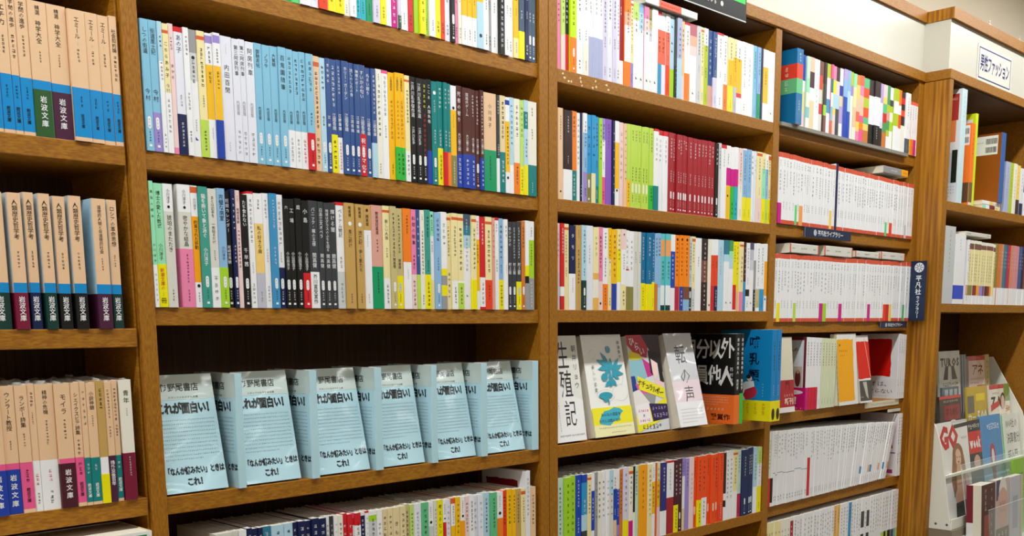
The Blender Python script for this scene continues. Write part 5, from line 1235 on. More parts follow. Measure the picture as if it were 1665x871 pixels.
def d_color(F, w, h):
    def P(k, *q): F.poly([(u*w, v*h) for u, v in q], k)
    P('C02838', (0, 0), (.45, 0), (.62, .12), (.55, .24), (.2, .2), (0, .1)); P('3A2030', (.45, 0), (1, 0), (1, .4), (.7, .2))
    P('F2DF2A', (.05, .16), (.35, .2), (.42, .27), (.12, .3), (0, .22)); P('8FC0CC', (0, .26), (.4, .25), (.55, .42), (.25, .5), (0, .42)); P('C8308A', (.4, .24), (.62, .3), (.7, .42), (.5, .44))
    P('1F3F86', (0, .42), (.12, .42), (.16, .56), (0, .58)); P('E05AA8', (.1, .5), (.35, .5), (.55, .62), (.2, .62)); P('9A9A98', (.2, .6), (.7, .62), (.6, .74), (.25, .7)); P('E8E4E0', (0, .58), (.2, .56), (.5, .72), (.3, .84), (0, .8))
    P('F6D9D2', (.66, .2), (.86, .26), (.84, .42), (.72, .46), (.64, .34)); P('1A1418', (.6, .16), (.95, .2), (1, .5), (.88, .5), (.86, .3), (.66, .25), (.68, .42), (.62, .4)); P('F3C8CE', (.7, .45), (.95, .5), (.98, .62), (.76, .6))
    F.l = 2; P('F0E428', (.18, .42), (.98, .56), (.98, .68), (.2, .56)); P('F0E428', (0, .82), (1, .66), (1, .86), (0, 1)); P('F6EEF0', (.02, .72), (.42, .7), (.46, .9), (.06, .92)); P('2A1C4A', (.44, .71), (1, .73), (1, .88), (.5, .9)); F.l = 3
    for i in range(7): F.put('ナチュラルボーン'[i], (.24+i*.105)*w, (.49+i*.02)*h, .013, '2A2A12', bold=.02)
    for i, c in enumerate('ひらい'): F.put(c, (.14+i*.14)*w, (.07+i*.05)*h, .017, 'F6E4E8', bold=.02)
    F.htext('\x01'*5, .08*w, .76*h, .4*w, .8*h, 'D0306A', rng=rngd); F.put('×', .24*w, .83*h, .012, '2A2A2A'); F.htext('\x01'*5, .1*w, .86*h, .42*w, .9*h, 'D0306A', rng=rngd)
    F.htext('\x01'*5, .5*w, .745*h, .96*w, .79*h, 'C9B6F0', rng=rngd); F.htext('\x01'*5, .52*w, .81*h, .98*w, .87*h, 'C9B6F0', rng=rngd); F.htext('\x01'*6, .15*w, .92*h, .75*w, .98*h, '1A1A10', rng=rngd, bold=.02); F.l = 1
face_book('hardcover_book', 'hardcover with a crowded pink, yellow and black collage cover, leaning face out', 'book', 'face-out books on the display shelf', .2739, .1016, .004, ZB, .1872, .017, 10.2, 'D8DADC', d_color, back='D8DADC')
def d_ten(F, w, h):
    F.rect(0, 0, w, .05*h, 'D2D4DA'); F.poly([(0, .52*h), (w, .5*h), (w, .72*h), (0, .78*h)], 'F0DDE2'); k = '56585E'
    F.put('転', .48*w, .23*h, .04, k, sx=.9); F.put('の', .52*w, .46*h, .036, k); F.put('声', .56*w, .66*h, .034, k, sx=.95)
    F.l = 2; F.rect(0, .735*h, w, h, 'F2F1F3'); F.l = 3; F.lines(.12*w, .8*h, .94*w, .97*h, 5, .0036, '8A8A90', rngd); F.l = 1
face_book('hardcover_book', 'pale grey bagged hardcover with outlined characters, leaning in front of the black book', 'book', 'face-out books on the display shelf', .3878, .0932, -.012, ZB, .189, .024, 14.5, 'D5D6DA', d_ten, film, back='C9CCD6')
def d_black(F, d, h):
    k = 'E9E8E6'
    for c, u, v in (('自', .12, .15), ('分', .37, .17), ('以', .61, .17), ('外', .85, .16), ('全', .1, .46), ('員', .36, .46), ('他', .61, .46), ('人', .84, .47)): F.put(c, u*d, v*h, .042, k, bold=.02, sx=.78)
    F.vtext('西村亨', .93*d, .36*h, .54*h, .008, k)
def b_black(F, d, h):
    F.lines(.3*d, .69*h, .92*d, .8*h, 4, .0042, 'FBE3D0', rngd); F.htext('\x01'*6, .3*d, .82*h, .9*d, .86*h, 'FBE3D0', rng=rngd); F.htext('受賞作', .5*d, .89*h, .97*d, .96*h, '3A1A10', bold=.02)
spine_book('hardcover_book', 'black hardcover with big white jagged characters and orange band, spine out', 'book', 'spine-out hardcovers on the display shelf', .5648, -.02, ZB, .0186, .128, .1868, 'dk', None, d_black, (.675, 'F4742E'), '自分以外全員他人@.04-.45#W 西村亨@.5-.62#W', banddraw=b_black)
spine_book('hardcover_book', 'second copy of the black hardcover with narrow spine and green band', 'book', 'spine-out hardcovers on the display shelf', .5846, -.02, ZB, .0115, .128, .1868, 'dk', None, None, (.66, '3CC24A'), '自分以外全員他人@.04-.45#W 西村亨@.5-.62#W')
def d_blue(F, d, h):
    k = '0B1E3C'
    for c, v in (('哺', .14), ('乳', .32), ('類', .5)): F.put(c, .66*d, v*h, .026, k, bold=.02)
    for c, v in (('マ', .2), ('ザ', .36), ('ル', .52)): F.put(c, .28*d, v*h, .024, k)
    F.ell(.53*d, .68*h, .2*d, .085*h, 'C8284A'); F.ell(.4*d, .86*h, .13*d, .16*h, 'E9EDF2')
    F.poly([(.3*d, .74*h), (.34*d, .64*h), (.5*d, .57*h), (.66*d, .56*h), (.68*d, .62*h), (.5*d, .66*h), (.42*d, .78*h)], 'EEF1F5')
    F.ell(.58*d, .535*h, .05*d, .03*h, 'F3D8CC'); F.ell(.56*d, .515*h, .045*d, .022*h, '2A2226'); F.rect(.3*d, .8*h, .48*d, h, 'E9EDF2'); F.ell(.4*d, .88*h, .04*d, .025*h, '5A70B8')
    F.vtext('\x01'*5, .84*d, .58*h, .74*h, .0035, 'CFE6F6', rngd)
def b_blue(F, d, h):
    F.vtext('狂乱', .36*d, .795*h, .97*h, .016, '16261A', bold=.04)
    for i, s in enumerate(('大学生', 'どもは', 'のたう')): F.vtext(s, (.86-.15*i)*d, .8*h, .93*h, .0095, 'C8621A')
for i, (x, l) in enumerate(((.6663, 'left'), (.6852, 'right'))):
    o = spine_book('hardcover_book', l+' of two bright blue hardcovers with yellow bands sticking out over the divider', 'book', 'blue hardcovers jutting from the display shelf', x, -.045, ZB, .0182, .128, .1945, '0C84C4', None, d_blue, (.775, 'F0E314'), '~9@.12-.45#12305A ~5@.6-.72#CFE6F6', banddraw=b_blue)
    b = MB(); F = Face(b, (0, -.0004, .1945), (1, 0, 0), (0, 0, -1)); F.ell(.009, .179, .006, .0125, '2A2410'); b.build('band_emblem', o)
# fourth bay, display shelf
ZC = CZ[3]
def d_p1(F, w, h):
    F.rect(0, .57*h, w, h, 'B02430'); F.rect(0, .93*h, w, h, 'F0E6E4'); F.l = 2; F.put('門', .62*w, .64*h, .02, '4A1018')
    F.htext('\x01'*4, .35*w, .75*h, w*.95, .8*h, 'F0B8B0', rng=rngd); F.htext('新刊', .4*w, .81*h, .95*w, .9*h, 'F6D8C8', bold=.02); F.l = 1
face_book('paperback_book', 'cream paperback with a dark red lower half leaning behind the blue hardcovers', 'book', 'books on the fourth bay display shelf', .768, .072, -.004, ZC, .169, .009, 5, 'DDD5BE', d_p1)
def d_p2(F, d, h):
    F.rect(0, .04*h, .93*d, .72*h, 'E1E5EB'); F.l = 2; F.htext('ローマ人の', .1*d, .14*h, .9*d, .2*h, '2E2E34', bold=.02)
    F.rect(.5*d, .4*h, .9*d, .68*h, 'C9BCA8'); F.ell(.62*d, .52*h, .09*d, .12*h, '6A6F9A'); F.ell(.62*d, .44*h, .04*d, .035*h, 'B89A84'); F.ell(.8*d, .56*h, .07*d, .12*h, '6A2A2E'); F.ell(.8*d, .47*h, .035*d, .03*h, 'C09A80'); F.l = 1
def b_p2(F, d, h):
    F.ell(.6*d, .755*h, .34*d, .035*h, 'FBEFF4'); F.l = 2; F.htext('\x01'*7, .4*d, .742*h, .85*d, .765*h, 'C81870', rng=rngd); F.htext('新刊！', .2*d, .81*h, .96*d, .93*h, 'FBF2F6', bold=.03)
    for i in range(9): F.ell((.1+i*.1)*d, .975*h, .014*d, .006*h, 'F6C8DE')
    F.l = 1
specs = [(.8945, 'W', 'D01878'), (.9085, 'W', 'D8183C'), (.9225, 'W', 'D8183C'), (.9365, 'W', 'D01848'), (.951, 'W', None), (.967, 'gl', None), (.9805, 'gl', None), (.994, 'gl', None), (1.0085, 'gl', None), (1.0225, 'gl', None)]
PAL['gl'] = 'DDE4C0'
nms = ('white thin paperback with people on its side cover and a magenta band', 'first of three white thin paperbacks with a red band', 'second of three white thin paperbacks with a red band', 'third of three white thin paperbacks with a red band', 'plain white thin paperback left of the pale sage ones', 'leftmost of five pale sage thin paperbacks', 'second of five pale sage thin paperbacks', 'third of five pale sage thin paperbacks', 'fourth of five pale sage thin paperbacks', 'rightmost of five pale sage thin paperbacks beside the yellow cover')
for i, (x, k, bd) in enumerate(specs):
    spine_book('paperback_book', nms[i]+', spine out', 'book', 'books on the fourth bay display shelf', x, .0015, ZC, .0134, .105, .168-.0006*i, k, '7A1F30' if i == 0 else None, d_p2 if i == 0 else None, (.69, bd) if bd else None, '~9@.06-.4 ~4@.86-.95', banddraw=b_p2 if i == 0 else None)
def blob(F, u0, v0, u1, v1, k, n=9, a=.0012, seed=1):
    rg = random.Random(seed); p = []
    for s_ in range(4):
        for i in range(n):
            f = i/n
            u, v = ((u0+(u1-u0)*f, v0), (u1, v0+(v1-v0)*f), (u1-(u1-u0)*f, v1), (u0, v1-(v1-v0)*f))[s_]
            p.append((u+rg.uniform(-a, a), v+rg.uniform(-a, a)))
    F.poly(p, k)
def d_yel(F, w, h):
    blob(F, .08*w, .08*h, .84*w, .945*h, 'F2A80C'); F.rect(0, 0, .07*w, h, 'B8A468'); F.l = 2
    F.vtext('\x01'*12, .035*w, .05*h, .95*h, .006, '4A3E20', rngd); F.put('●', .2*w, .16*h, .008, '7A4A10'); F.htext('\x01'*5, .12*w, .22*h, .6*w, .26*h, '8A5A10', rng=rngd); F.htext('\x01'*4, .1*w, .29*h, .5*w, .32*h, '8A5A10', rng=rngd); F.l = 1
face_book('paperback_book', 'white paperback with a big amber cover panel leaning face out', 'book', 'books on the fourth bay display shelf', 1.038, .106, -.006, ZC, .173, .012, 5, 'E6E4DE', d_yel)
def d_red(F, w, h):
    blob(F, -.002, .09*h, w+.001, .64*h, 'D81C10', seed=3); F.l = 2; F.rect(.02*w, .67*h, w, .97*h, '4A4644'); F.poly([(.3*w, .69*h), (.62*w, .69*h), (.7*w, .95*h), (.52*w, .9*h)], 'BDB8B0'); F.htext('\x01'*3, .05*w, .9*h, .3*w, .93*h, 'E9E6E0', rng=rngd)
    F.poly([(.62*w, .02*h), (.66*w, .02*h), (w, .62*h), (.97*w, .63*h)], 'F2B8A8'); F.l = 1
face_book('paperback_book', 'narrow red-covered paperback with a dark photo band leaning against the wide red one', 'book', 'books on the fourth bay display shelf', 1.152, .064, -.008, ZC, .168, .01, 7, 'E9E4E2', d_red)
def d_red2(F, d, h):
    blob(F, .06*d, .08*h, .82*d, .655*h, 'DE1A0C', seed=5); F.l = 2; F.rect(0, .7*h, d, h, 'E9E8EC'); F.l = 3
    F.htext('\x01は、', .3*d, .73*h, .86*d, .82*h, '2A2A30', rng=rngd); F.htext('まらない', .2*d, .85*h, .96*d, .93*h, '2A2A30'); F.htext('\x01'*12, .25*d, .95*h, .9*d, .97*h, 'gy', rng=rngd); F.l = 1
for i, x in enumerate((1.3725, 1.386, 1.3985, 1.4085)):
    spine_book('paperback_book', ('white paperback whose wide side cover shows a big red panel', 'second from left of four white paperbacks at the right end', 'third from left of four white paperbacks at the right end', 'last white paperback against the right panel')[i]+', display shelf', 'book', 'books on the fourth bay display shelf', x, .001, ZC, (.0132, .0122, .0098, .0095)[i], .108, .1705-.001*i, 'EEEDF1', None, d_red2 if i == 0 else None, None, '~6@.07-.3#gy ~3@.7-.8#gy ~2@.9-.95')
# books lying flat, spine to the front
def flat(label, x0, x1, y, z0, t, segs, txt='*', d=.105, group=None, side='W', yaw=0):
    spine_book('paperback_book', label, 'book', group, x0, y, z0+t, t, d, x1-x0, segs, side, None, None, txt, rot=(0, math.pi/2, 0))
flat('white paperback with an orange-red spine label lying flat on the books, top shelf', .2714, .4298, -.004, 1.5625, .0125, 'W:.32,vr2:.75,W', '~9@.36-.72#rd', side='lgy')
flat('grey and yellow paperback lying flat on the white rows at right', 1.228, 1.366, -.003, 1.362, .0165, 'am:.27,8E8E90', '~4@.05-.2 ~5@.45-.7#W', side='D8D2BC')
for i, (x0, x1, t) in enumerate(((.801, .929, .0205), (.955, 1.0925, .0225), (1.1055, 1.236, .0145), (1.2425, 1.379, .0185))):
    flat('%s of four white paperbacks lying flat on the lower white row' % ('leftmost', 'second', 'third', 'rightmost')[i], x0, x1, .0, 1.1512+(.003 if i > 1 else 0), t, 'or5:.035,ig:.955,or5', '~3@.1-.2 ~5@.42-.62 ~3@.82-.92', group='white books lying flat')

def d_green(F, w, h): F.rect(.03*w, .022*h, .97*w, .95*h, '159A56'); F.l = 2; F.htext('\x01'*5, .3*w, .2*h, .9*w, .3*h, '0C3A20', rng=rngd); F.l = 1
face_book('boxed_book', 'green-fronted book with white margin standing face out at the lower left corner', 'book', None, -.93, .2135, -.0265, .5805, .1745, .09, 0, 'F1F3EE', d_green, spine='EBD9B4')

def d_redtop(F, d, h):
    blob(F, .1*d, .1*h, .82*d, .6*h, '8E141C', seed=9)
spine_book('paperback_book', 'tall white paperback with a dark red side panel rising above the bottom row', 'book', None, -.0371, .001, .580, .0112, .108, .173, 'E9EAF1', None, d_redtop, None, '~9@.06-.45#gy')
# the striped box set at the head of the fourth bay's top shelf, the white pair at the end of the leaning row
def d_str(F, d, h):
    F.rect(0, .2*h, d, .395*h, 'E8452E'); F.rect(0, .395*h, d, .59*h, '6CC488'); F.l = 2
    F.vtext('\x01\x01', .8*d, .22*h, .38*h, .016, 'F2E6DC', rngd); F.vtext('\x01\x01', .8*d, .41*h, .57*h, .016, 'F2E6DC', rngd); F.l = 1
spine_book('boxed_book', 'thick blue book striped red and green standing against the thin divider', 'book', None, .7862, -.012, CZ[0]+.0006, .0255, .125, .1535, '0A6FA6:.2,E8452E:.395,6CC488:.59,0A6FA6', None, d_str, None, '~3@.05-.18#W ~4@.68-.82#W')
def d_wr(F, d, h):
    F.poly([(.62*d, .3*h), (.8*d, .3*h), (.88*d, .55*h), (.7*d, .6*h)], 'B01830'); F.rect(.5*d, .62*h, .95*d, .64*h, '7A6A70'); F.rect(.4*d, .9*h, .9*d, .96*h, 'B83A78')
for i, x in enumerate((1.3935, 1.4062)):
    spine_book('paperback_book', ('white paperback with a red figure on its side cover, beside the leaning row', 'white paperback standing against the right panel beside the leaning row')[i], 'book', None, x, .001, CZ[4], .0118, .108, .168, 'W', 'EFE6EC', d_wr if i == 0 else None, None, '~9@.05-.5 ~4@.62-.8')
# ---------------------------------------------------------------- signs and labels
NAVY = '122748'
def plate(name, label, cat, x0, x1, y, z0, z1, key, draw, th=.002, group=None, mk=None):
    b = MB(); b.box(0, x1-x0, 0, th, 0, z1-z0, key); draw(Face(b, (0, 0, z1-z0), (1, 0, 0), (0, 0, -1)), x1-x0, z1-z0)
    o = b.build(name, loc=(x0, y, z0+ZO)); return tag(o, label, cat, group)
def wheel(F, cu, cv, r, k='E6ECF4', k2=NAVY):
    F.ell(cu, cv, r, r, k, 24); l = F.l; F.l = l+1
    for i in range(8):
        a = i*math.pi/4
        F.poly([(cu+r*.25*math.cos(a-.25), cv+r*.25*math.sin(a-.25)), (cu+r*.9*math.cos(a-.06), cv+r*.9*math.sin(a-.06)), (cu+r*.9*math.cos(a+.06), cv+r*.9*math.sin(a+.06)), (cu+r*.25*math.cos(a+.25), cv+r*.25*math.sin(a+.25))], k2)
    F.l = l
def d_plate(F, w, h):
    wheel(F, .22*w, .5*h, .3*h); F.l = 3; F.htext('平凡社ライブラリー', .27*w, .22*h, .82*w, .78*h, 'E9EEF4', bold=.02); F.rect(0, 0, .008*w, h, '9AA4B0'); F.l = 1
plate('shelf_sign', 'navy shelf sign in white lettering clipped under the upper white row', 'sign', .851, 1.069, -.006, 1.1872, 1.2095, NAVY, d_plate, group='navy shelf signs')
plate('shelf_sign', 'small navy shelf sign half hidden below the lower white row', 'sign', 1.2468, 1.402, -.004, .9825, .9985, NAVY, d_plate, group='navy shelf signs')
b = MB(); b.box(0, .0016, -.041, .02, 0, .1545, NAVY); F = Face(b, (0, .0, .1545), (0, -1, 0), (0, 0, -1))
wheel(F, .0215, .017, .0125); F.l = 3; F.vtext('平凡社', .0215, .036, .088, .0155, 'E9EEF4', bold=.02); F.vtext('ライブラリー', .0215, .09, .148, .0125, 'E9EEF4', bold=.02)
tag(b.build('divider_sign', loc=(1.4206, .0, 1.0+.0004+ZO)), 'tall navy divider plate with a white wheel emblem jutting out at the row end', 'sign')
def d_lab(F, w, h): F.htext('\x01'*17, .06*w, .3*h, .94*w, .72*h, '5A564C', rng=rngd)
plate('shelf_label', 'cream printed label strip on the shelf edge under the red covers', 'label', 1.2012, 1.395, .0042, .7815, .7962, 'E3DCC4', d_lab, th=.0014)
plate('price_tag', 'small white tag hanging below the cream label strip', 'label', 1.33, 1.405, .003, .7635, .7712, 'DCD9CE', lambda F, w, h: F.htext('\x01'*6, .1*w, .3*h, .8*w, .7*h, 'gy', rng=rngd), th=.0009)
def d_pop(F, w, h):
    F.rect(.05*w, .06*h, .985*w, .775*h, '2CE04A'); F.l = 2; F.rect(.82*w, .06*h, .985*w, .72*h, '9CDC10'); F.poly([(.05*w, .06*h), (.5*w, .06*h), (.3*w, .4*h), (.05*w, .5*h)], 'C8E820'); F.l = 3
    F.htext('\x01'*6, .12*w, .2*h, .78*w, .42*h, '10301A', rng=rngd, bold=.02); F.htext('\x01'*14, .1*w, .7*h, .95*w, .765*h, 'F2C81C', rng=rngd)
    F.htext('\x01'*10, .1*w, .83*h, .6*w, .92*h, 'E6E2D4', rng=rngd); F.put('●', .66*w, .875*h, .012, 'E6E2D4'); F.l = 1
    F.rect(0, .985*h, w, h, 'C9C9C6')
o = plate('hanging_sign', 'black framed sign with neon green print hanging from the header rail', 'sign', .335, .5885, -.009, 1.5865, 1.735, '0C0C0C', d_pop, th=.004)
b = MB(); b.box(.03, .05, .0042, .0055, .018, .045, 'W'); b.box(.2, .22, .0042, .0055, .018, .045, 'W'); b.build('adhesive_pad', o)
def d_men(F, w, h):
    k = '1A2470'; t = .003; m = .007
    for a in ((m, m, w-m, m+t), (m, h-m-t, w-m, h-m), (m, m, m+t, h-m), (w-m-t, m, w-m, h-m)): F.rect(*a, k)
    F.htext('男性ファッション', .075*w, .25*h, .925*w, .72*h, k, bold=.02)
plate('category_sign', 'white paper sign with a navy frame taped on the right cream fascia', 'sign', 1.622, 1.864, -.0612, 1.6305, 1.7225, 'E4E0D4', d_men, th=.0016, mk=film)
# ---------------------------------------------------------------- right case
ZR = 1.3065; WR = -.0652
def barcode(F, u0, v0, u1, v1, seed):
    rg = random.Random(seed); F.rect(u0, v0, u1, v1, 'F0EFEA'); l = F.l; F.l = l+1
    for r in range(2):
        u = u0+(u1-u0)*.5; va = v0+(v1-v0)*(.14+.45*r)
        while u < u1-.003:
            q = rg.uniform(.0005, .0016); F.rect(u, va, u+q, va+(v1-v0)*.3, '1A1A1A'); u += q+rg.uniform(.0005, .0014)
    F.htext('\x01'*7, u0+.004, v0+(v1-v0)*.3, u0+(u1-u0)*.42, v0+(v1-v0)*.38, '55555A', rng=rg); F.l = l
def win(F, d, u0):
    """draw on the front part of a side cover only: shifts the face so u = 0..1 spans from u0 to the spine"""
    F.o = F.o+F.du*(d*u0); return d*(1-u0)
def d_bro(F, d, h):
    d = win(F, d, .76)
    F.rect(0, .04*h, .84*d, .27*h, 'B83A32'); F.rect(0, .27*h, .74*d, .46*h, 'EE8A52'); F.rect(0, .46*h, d, .53*h, 'E9EDF2'); F.rect(.15*d, .55*h, .6*d, .82*h, 'C4D0E0'); F.rect(.6*d, .53*h, .9*d, .82*h, '14241E'); F.ell(.2*d, .74*h, .2*d, .06*h, '1C1A1C'); F.rect(0, .82*h, .95*d, h, 'DDE6F0'); F.l = 2
    F.htext('\x01'*6, .2*d, .07*h, .75*d, .1*h, 'E8B0A8', rng=rngd); F.lines(.2*d, .84*h, .85*d, .95*h, 4, .006, '7A8694', rngd); F.l = 1
spine_book('brochure', 'tall pale blue bound brochure with a red and orange side cover, upper right shelf', 'brochure', None, 1.527, WR, ZR, .032, .20, .287, 'C9E2E6', 'E9EEF2', d_bro, None, '~6@.05-.3#gy')
def d_org(F, d, h):
    d = win(F, d, .8); F.rect(0, .72*h, d, .965*h, '5E4426'); F.rect(.9*d, .72*h, d, .965*h, 'A88858'); barcode(F, .0*d, .02*h, .8*d, .26*h, 2)
spine_book('paperback_book', 'orange paperback with a brown lower cover and barcode sticker, upper right shelf', 'book', None, 1.604, WR, ZR, .0215, .15, .2105, 'F47A1E:.72,7A5A34:.965,EBD8C4', 'F47A1E', d_org, None, '~5@.1-.4')
def d_yw(F, d, h): d = win(F, d, .6); barcode(F, .1*d, .06*h, .85*d, .3*h, 3)
spine_book('paperback_book', 'tall neon yellow paperback with barcode sticker behind the brown one', 'book', None, 1.688, -.04, ZR, .017, .14, .250, 'D2E61A', 'DCEC1E', d_yw, None, '')
def d_brn(F, d, h): d = win(F, d, .48); barcode(F, .02*d, .03*h, .86*d, .3*h, 4)
spine_book('hardcover_book', 'brown hardcover with a blue spine and white barcode label, upper right shelf', 'book', None, 1.8135, WR-.001, ZR+.0222, .03, .15, .190, '2E62A8', '93490E', d_brn, None, '')
for i, (s, z) in enumerate((('cr:.3,7C2436:.6,W:.8,mi', 0), ('W:.4,ye2:.6,W', .0112))):
    flat('%s thin paperback of the flat pair under the brown hardcover' % ('lower', 'upper')[i], 1.712, 1.842, WR+.004, ZR+z, .0108, s, '~5@.1-.4')
spine_book('brochure', 'grey-white brochure bundle standing beside the right oak panel', 'brochure', None, 1.469, WR, 1.0448, .066, .15, .2, 'C9CCCE', 'C4CCD2', None, None, '~9@.1-.6 ~4@.05-.14')
def d_wb(F, d, h): F.rect(.5*d, .73*h, d, .93*h, '2448C8')
spine_book('paperback_book', 'thick white paperback with a blue square on its lower spine', 'book', None, 1.538, WR, 1.0448, .068, .13, .1825, 'W:.73,2448C8:.93,W', 'W', d_wb, None, '~4@.06-.24')
flat('pale grey thin paperback lying flat on the cream books, middle right shelf', 1.6065, 1.786, WR+.003, 1.2277, .011, 'D9D6CC', '~3@.08-.16 ~4@.8-.95', side='D9D6CC')
# magazine rack
RK = empty('magazine_rack', (0, 0, 0), 'white tiered magazine rack standing on the counter in the right case', 'rack')
RW = plain('white_rack', 'E9E7DA', .4)
def sidep(x0, x1):
    b = MB(); prof = [(-.123, .4445), (.1, .4445), (.1, .885), (.03, .887), (-.068, .72), (-.0857, .669)]
    n = len(prof)
    b.face([(x0, y, z) for y, z in prof], RW); b.face([(x1, y, z) for y, z in prof[::-1]], RW)
    for i in range(n):
        a, c = prof[i], prof[(i+1) % n]; b.face([(x0, a[0], a[1]), (x0, c[0], c[1]), (x1, c[0], c[1]), (x1, a[0], a[1])], RW)
    return b
for x in (1.4672, 2.112):
    p = sidep(x, x+.006).build('side_panel', RK)
    if x < 2:
        for yy, zz in ((-.113, .4585), (-.083, .4585)):
            b = MB(); F = Face(b, (x, yy, zz), (0, -1, 0), (0, 0, -1)); F.ell(0, 0, .0036, .0036, '7C7C78', 14); F.l = 2; F.ell(0, 0, .002, .002, '3C3C3A', 10); b.build('screw', p)
b = MB(); b.box(1.4733, 2.1119, .085, .0998, .4445, .88, RW); b.build('back_panel', RK)
for y0, y1, z in ((-.05, .0845, .69), (-.088, .0845, .585), (-.121, .0845, .452)):
    b = MB(); b.box(1.4733, 2.1119, y0, y1, z-.007, z, RW); b.build('tier_board', RK)
b = MB(); b.box(1.4733, 2.1119, -.1235, -.1205, .4447, .4725, RW); b.build('front_lip', RK)
ACR = clear('acrylic', 'DDE6E4', .03, .16)
b = MB(); q = [(1.5745, -.1225, .473), (2.11, -.1225, .473), (2.11, -.1, .609), (1.5745, -.1, .609)]
b.face(q, ACR); b.face([(x, y+.0018, z) for x, y, z in q][::-1], ACR); b.face([q[3], q[2], (2.11, -.0982, .609), (1.5745, -.0982, .609)], 'D9E2E0'); b.face([q[0], q[3], (1.5745, -.0982, .609), (1.5745, -.1207, .473)], 'C9D2D0')
b.build('acrylic_panel', RK)
b = MB(); b.box(1.4733, 2.1119, -.21, -.1287, .366, .3712, 'E3E6E2'); b.box(1.4733, 2.1119, -.132, -.1287, .3712, .42, 'E3E6E2'); b.build('lower_pocket', RK)
b = MB(); q = [(1.53, -.2095, .3713), (2.11, -.2095, .3713), (2.11, -.196, .5), (1.53, -.196, .5)]
b.face(q, ACR); b.face([(x, y+.0018, z) for x, y, z in q][::-1], ACR); b.face([q[3], q[2], (2.11, -.1942, .5), (1.53, -.1942, .5)], 'D9E2E0'); b.build('acrylic_panel', RK)
def mag(label, x0, w, y0, z0, h, tilt, key, draw, t=.006, spine=None, cat='magazine', name='magazine', side='left', sdraw=None):
    face_book(name, label, cat, 'magazines on the white rack' if cat == 'magazine' else 'books on the white rack', x0, w, y0, z0, h, t, tilt, key, draw, film if cat == 'magazine' else paper, spine, key, side, sdraw=sdraw)
def R(F, w, h, k, *a): F.rect(a[0]*w, a[1]*h, a[2]*w, a[3]*h, k)
def d_turos(F, w, h):
    F.htext('TUROS', .06*w, .08*h, .97*w, .22*h, '1C1C1E', bold=.05); F.l = 2; F.poly([(.12*w, .5*h), (.3*w, .2*h), (.44*w, .2*h), (.4*w, .4*h), (.6*w, .4*h), (.58*w, .2*h), (.7*w, .2*h), (.96*w, .5*h)], '1A1A1E'); F.l = 3; R(F, w, h, 'DEDCD2', .1, .38, .95, .52)
    F.htext('\x01'*7, .14*w, .4*h, .9*w, .5*h, '1C1C1E', rng=rngd); F.htext('\x01'*8, .14*w, .54*h, .9*w, .57*h, '1C1C1E', rng=rngd); F.l = 1
mag('white magazine with a black title and black drawing, back tier left', 1.668, .148, .0, .697, .217, 5, 'D9D8D2', d_turos)
mag('dark grey thick magazine with striped pale spine standing right of the black-titled one', 1.818, .05, .002, .697, .204, 5, '8A93A4', lambda F, w, h: [R(F, w, h, '2E3A50', .2, 0, .38, 1), R(F, w, h, '2E3A50', .6, 0, .7, 1)])
def d_fin(F, w, h):
    R(F, w, h, 'C02420', 0, 0, 1, .07); F.htext('\x01'*9, .05*w, .02*h, .95*w, .05*h, 'F6E4E0', rng=rngd); F.htext('アネ', .2*w, .12*h, .9*w, .3*h, '6A1420', bold=.02); R(F, w, h, 'C9B86A', 0, .5, .5, .7); R(F, w, h, 'B82A2A', .5, .45, 1, .7); F.lines(.05*w, .32*h, .95*w, .44*h, 2, .01, '3A2A2A', rngd)
mag('red topped magazine with pink cover lettering, back tier', 1.882, .125, .0, .697, .198, 5, 'E9CFC4', d_fin)
mag('thin cream magazine with stacked lettering at the right of the back tier', 2.012, .034, .001, .697, .2, 5, 'C9B87A', lambda F, w, h: F.vtext('\x01'*8, .5*w, .08*h, .7*h, .014, '5A5038', rngd))
def d_dr(F, w, h): R(F, w, h, 'D04038', 0, 0, 1, .04); F.htext('\x01'*9, .1*w, .055*h, .95*w, .1*h, 'F0DAD4', rng=rngd); R(F, w, h, '8E1A20', .2, .13, .93, .34); F.l = 2; F.htext('\x01'*4, .25*w, .15*h, .88*w, .31*h, '5A0E14', rng=rngd); F.ell(.6*w, .36*h, .12*w, .018*h, 'EFE6DA'); F.htext('\x01'*6, .1*w, .37*h, .95*w, .4*h, 'D8CFC0', rng=rngd); F.l = 1
mag('dark brown and red magazine in the middle tier at left', 1.576, .148, -.049, .592, .2, 6, '3A2420', d_dr)
mag('slate blue magazine with three pale squares peeking behind the dark red one', 1.64, .115, -.024, .6, .213, 4, '5C6672', lambda F, w, h: [R(F, w, h, 'A8B4BC', .15+.28*i, .03, .35+.28*i, .12) for i in range(3)])
def d_500(F, w, h): R(F, w, h, '6A6A58', .02, .12, .35, .35); R(F, w, h, 'F2D21C', .45, .1, .9, .2); F.l = 2; F.put('5', .56*w, .4*h, .036, 'F4F0E4', bold=.04); F.put('0', .74*w, .4*h, .036, 'F4F0E4', bold=.04); F.put('0', .9*w, .4*h, .036, 'F4F0E4', bold=.04); F.htext('カー', .02*w, .36*h, .42*w, .47*h, 'F4F0E4', bold=.03); R(F, w, h, 'D87A1E', .05, .5, .98, .6); F.htext('\x01'*6, .08*w, .52*h, .95*w, .58*h, '4A2A10', rng=rngd); F.l = 1
mag('yellow magazine with a large white 500 in the middle tier', 1.768, .15, -.049, .592, .217, 6, 'C9A82A', d_500)
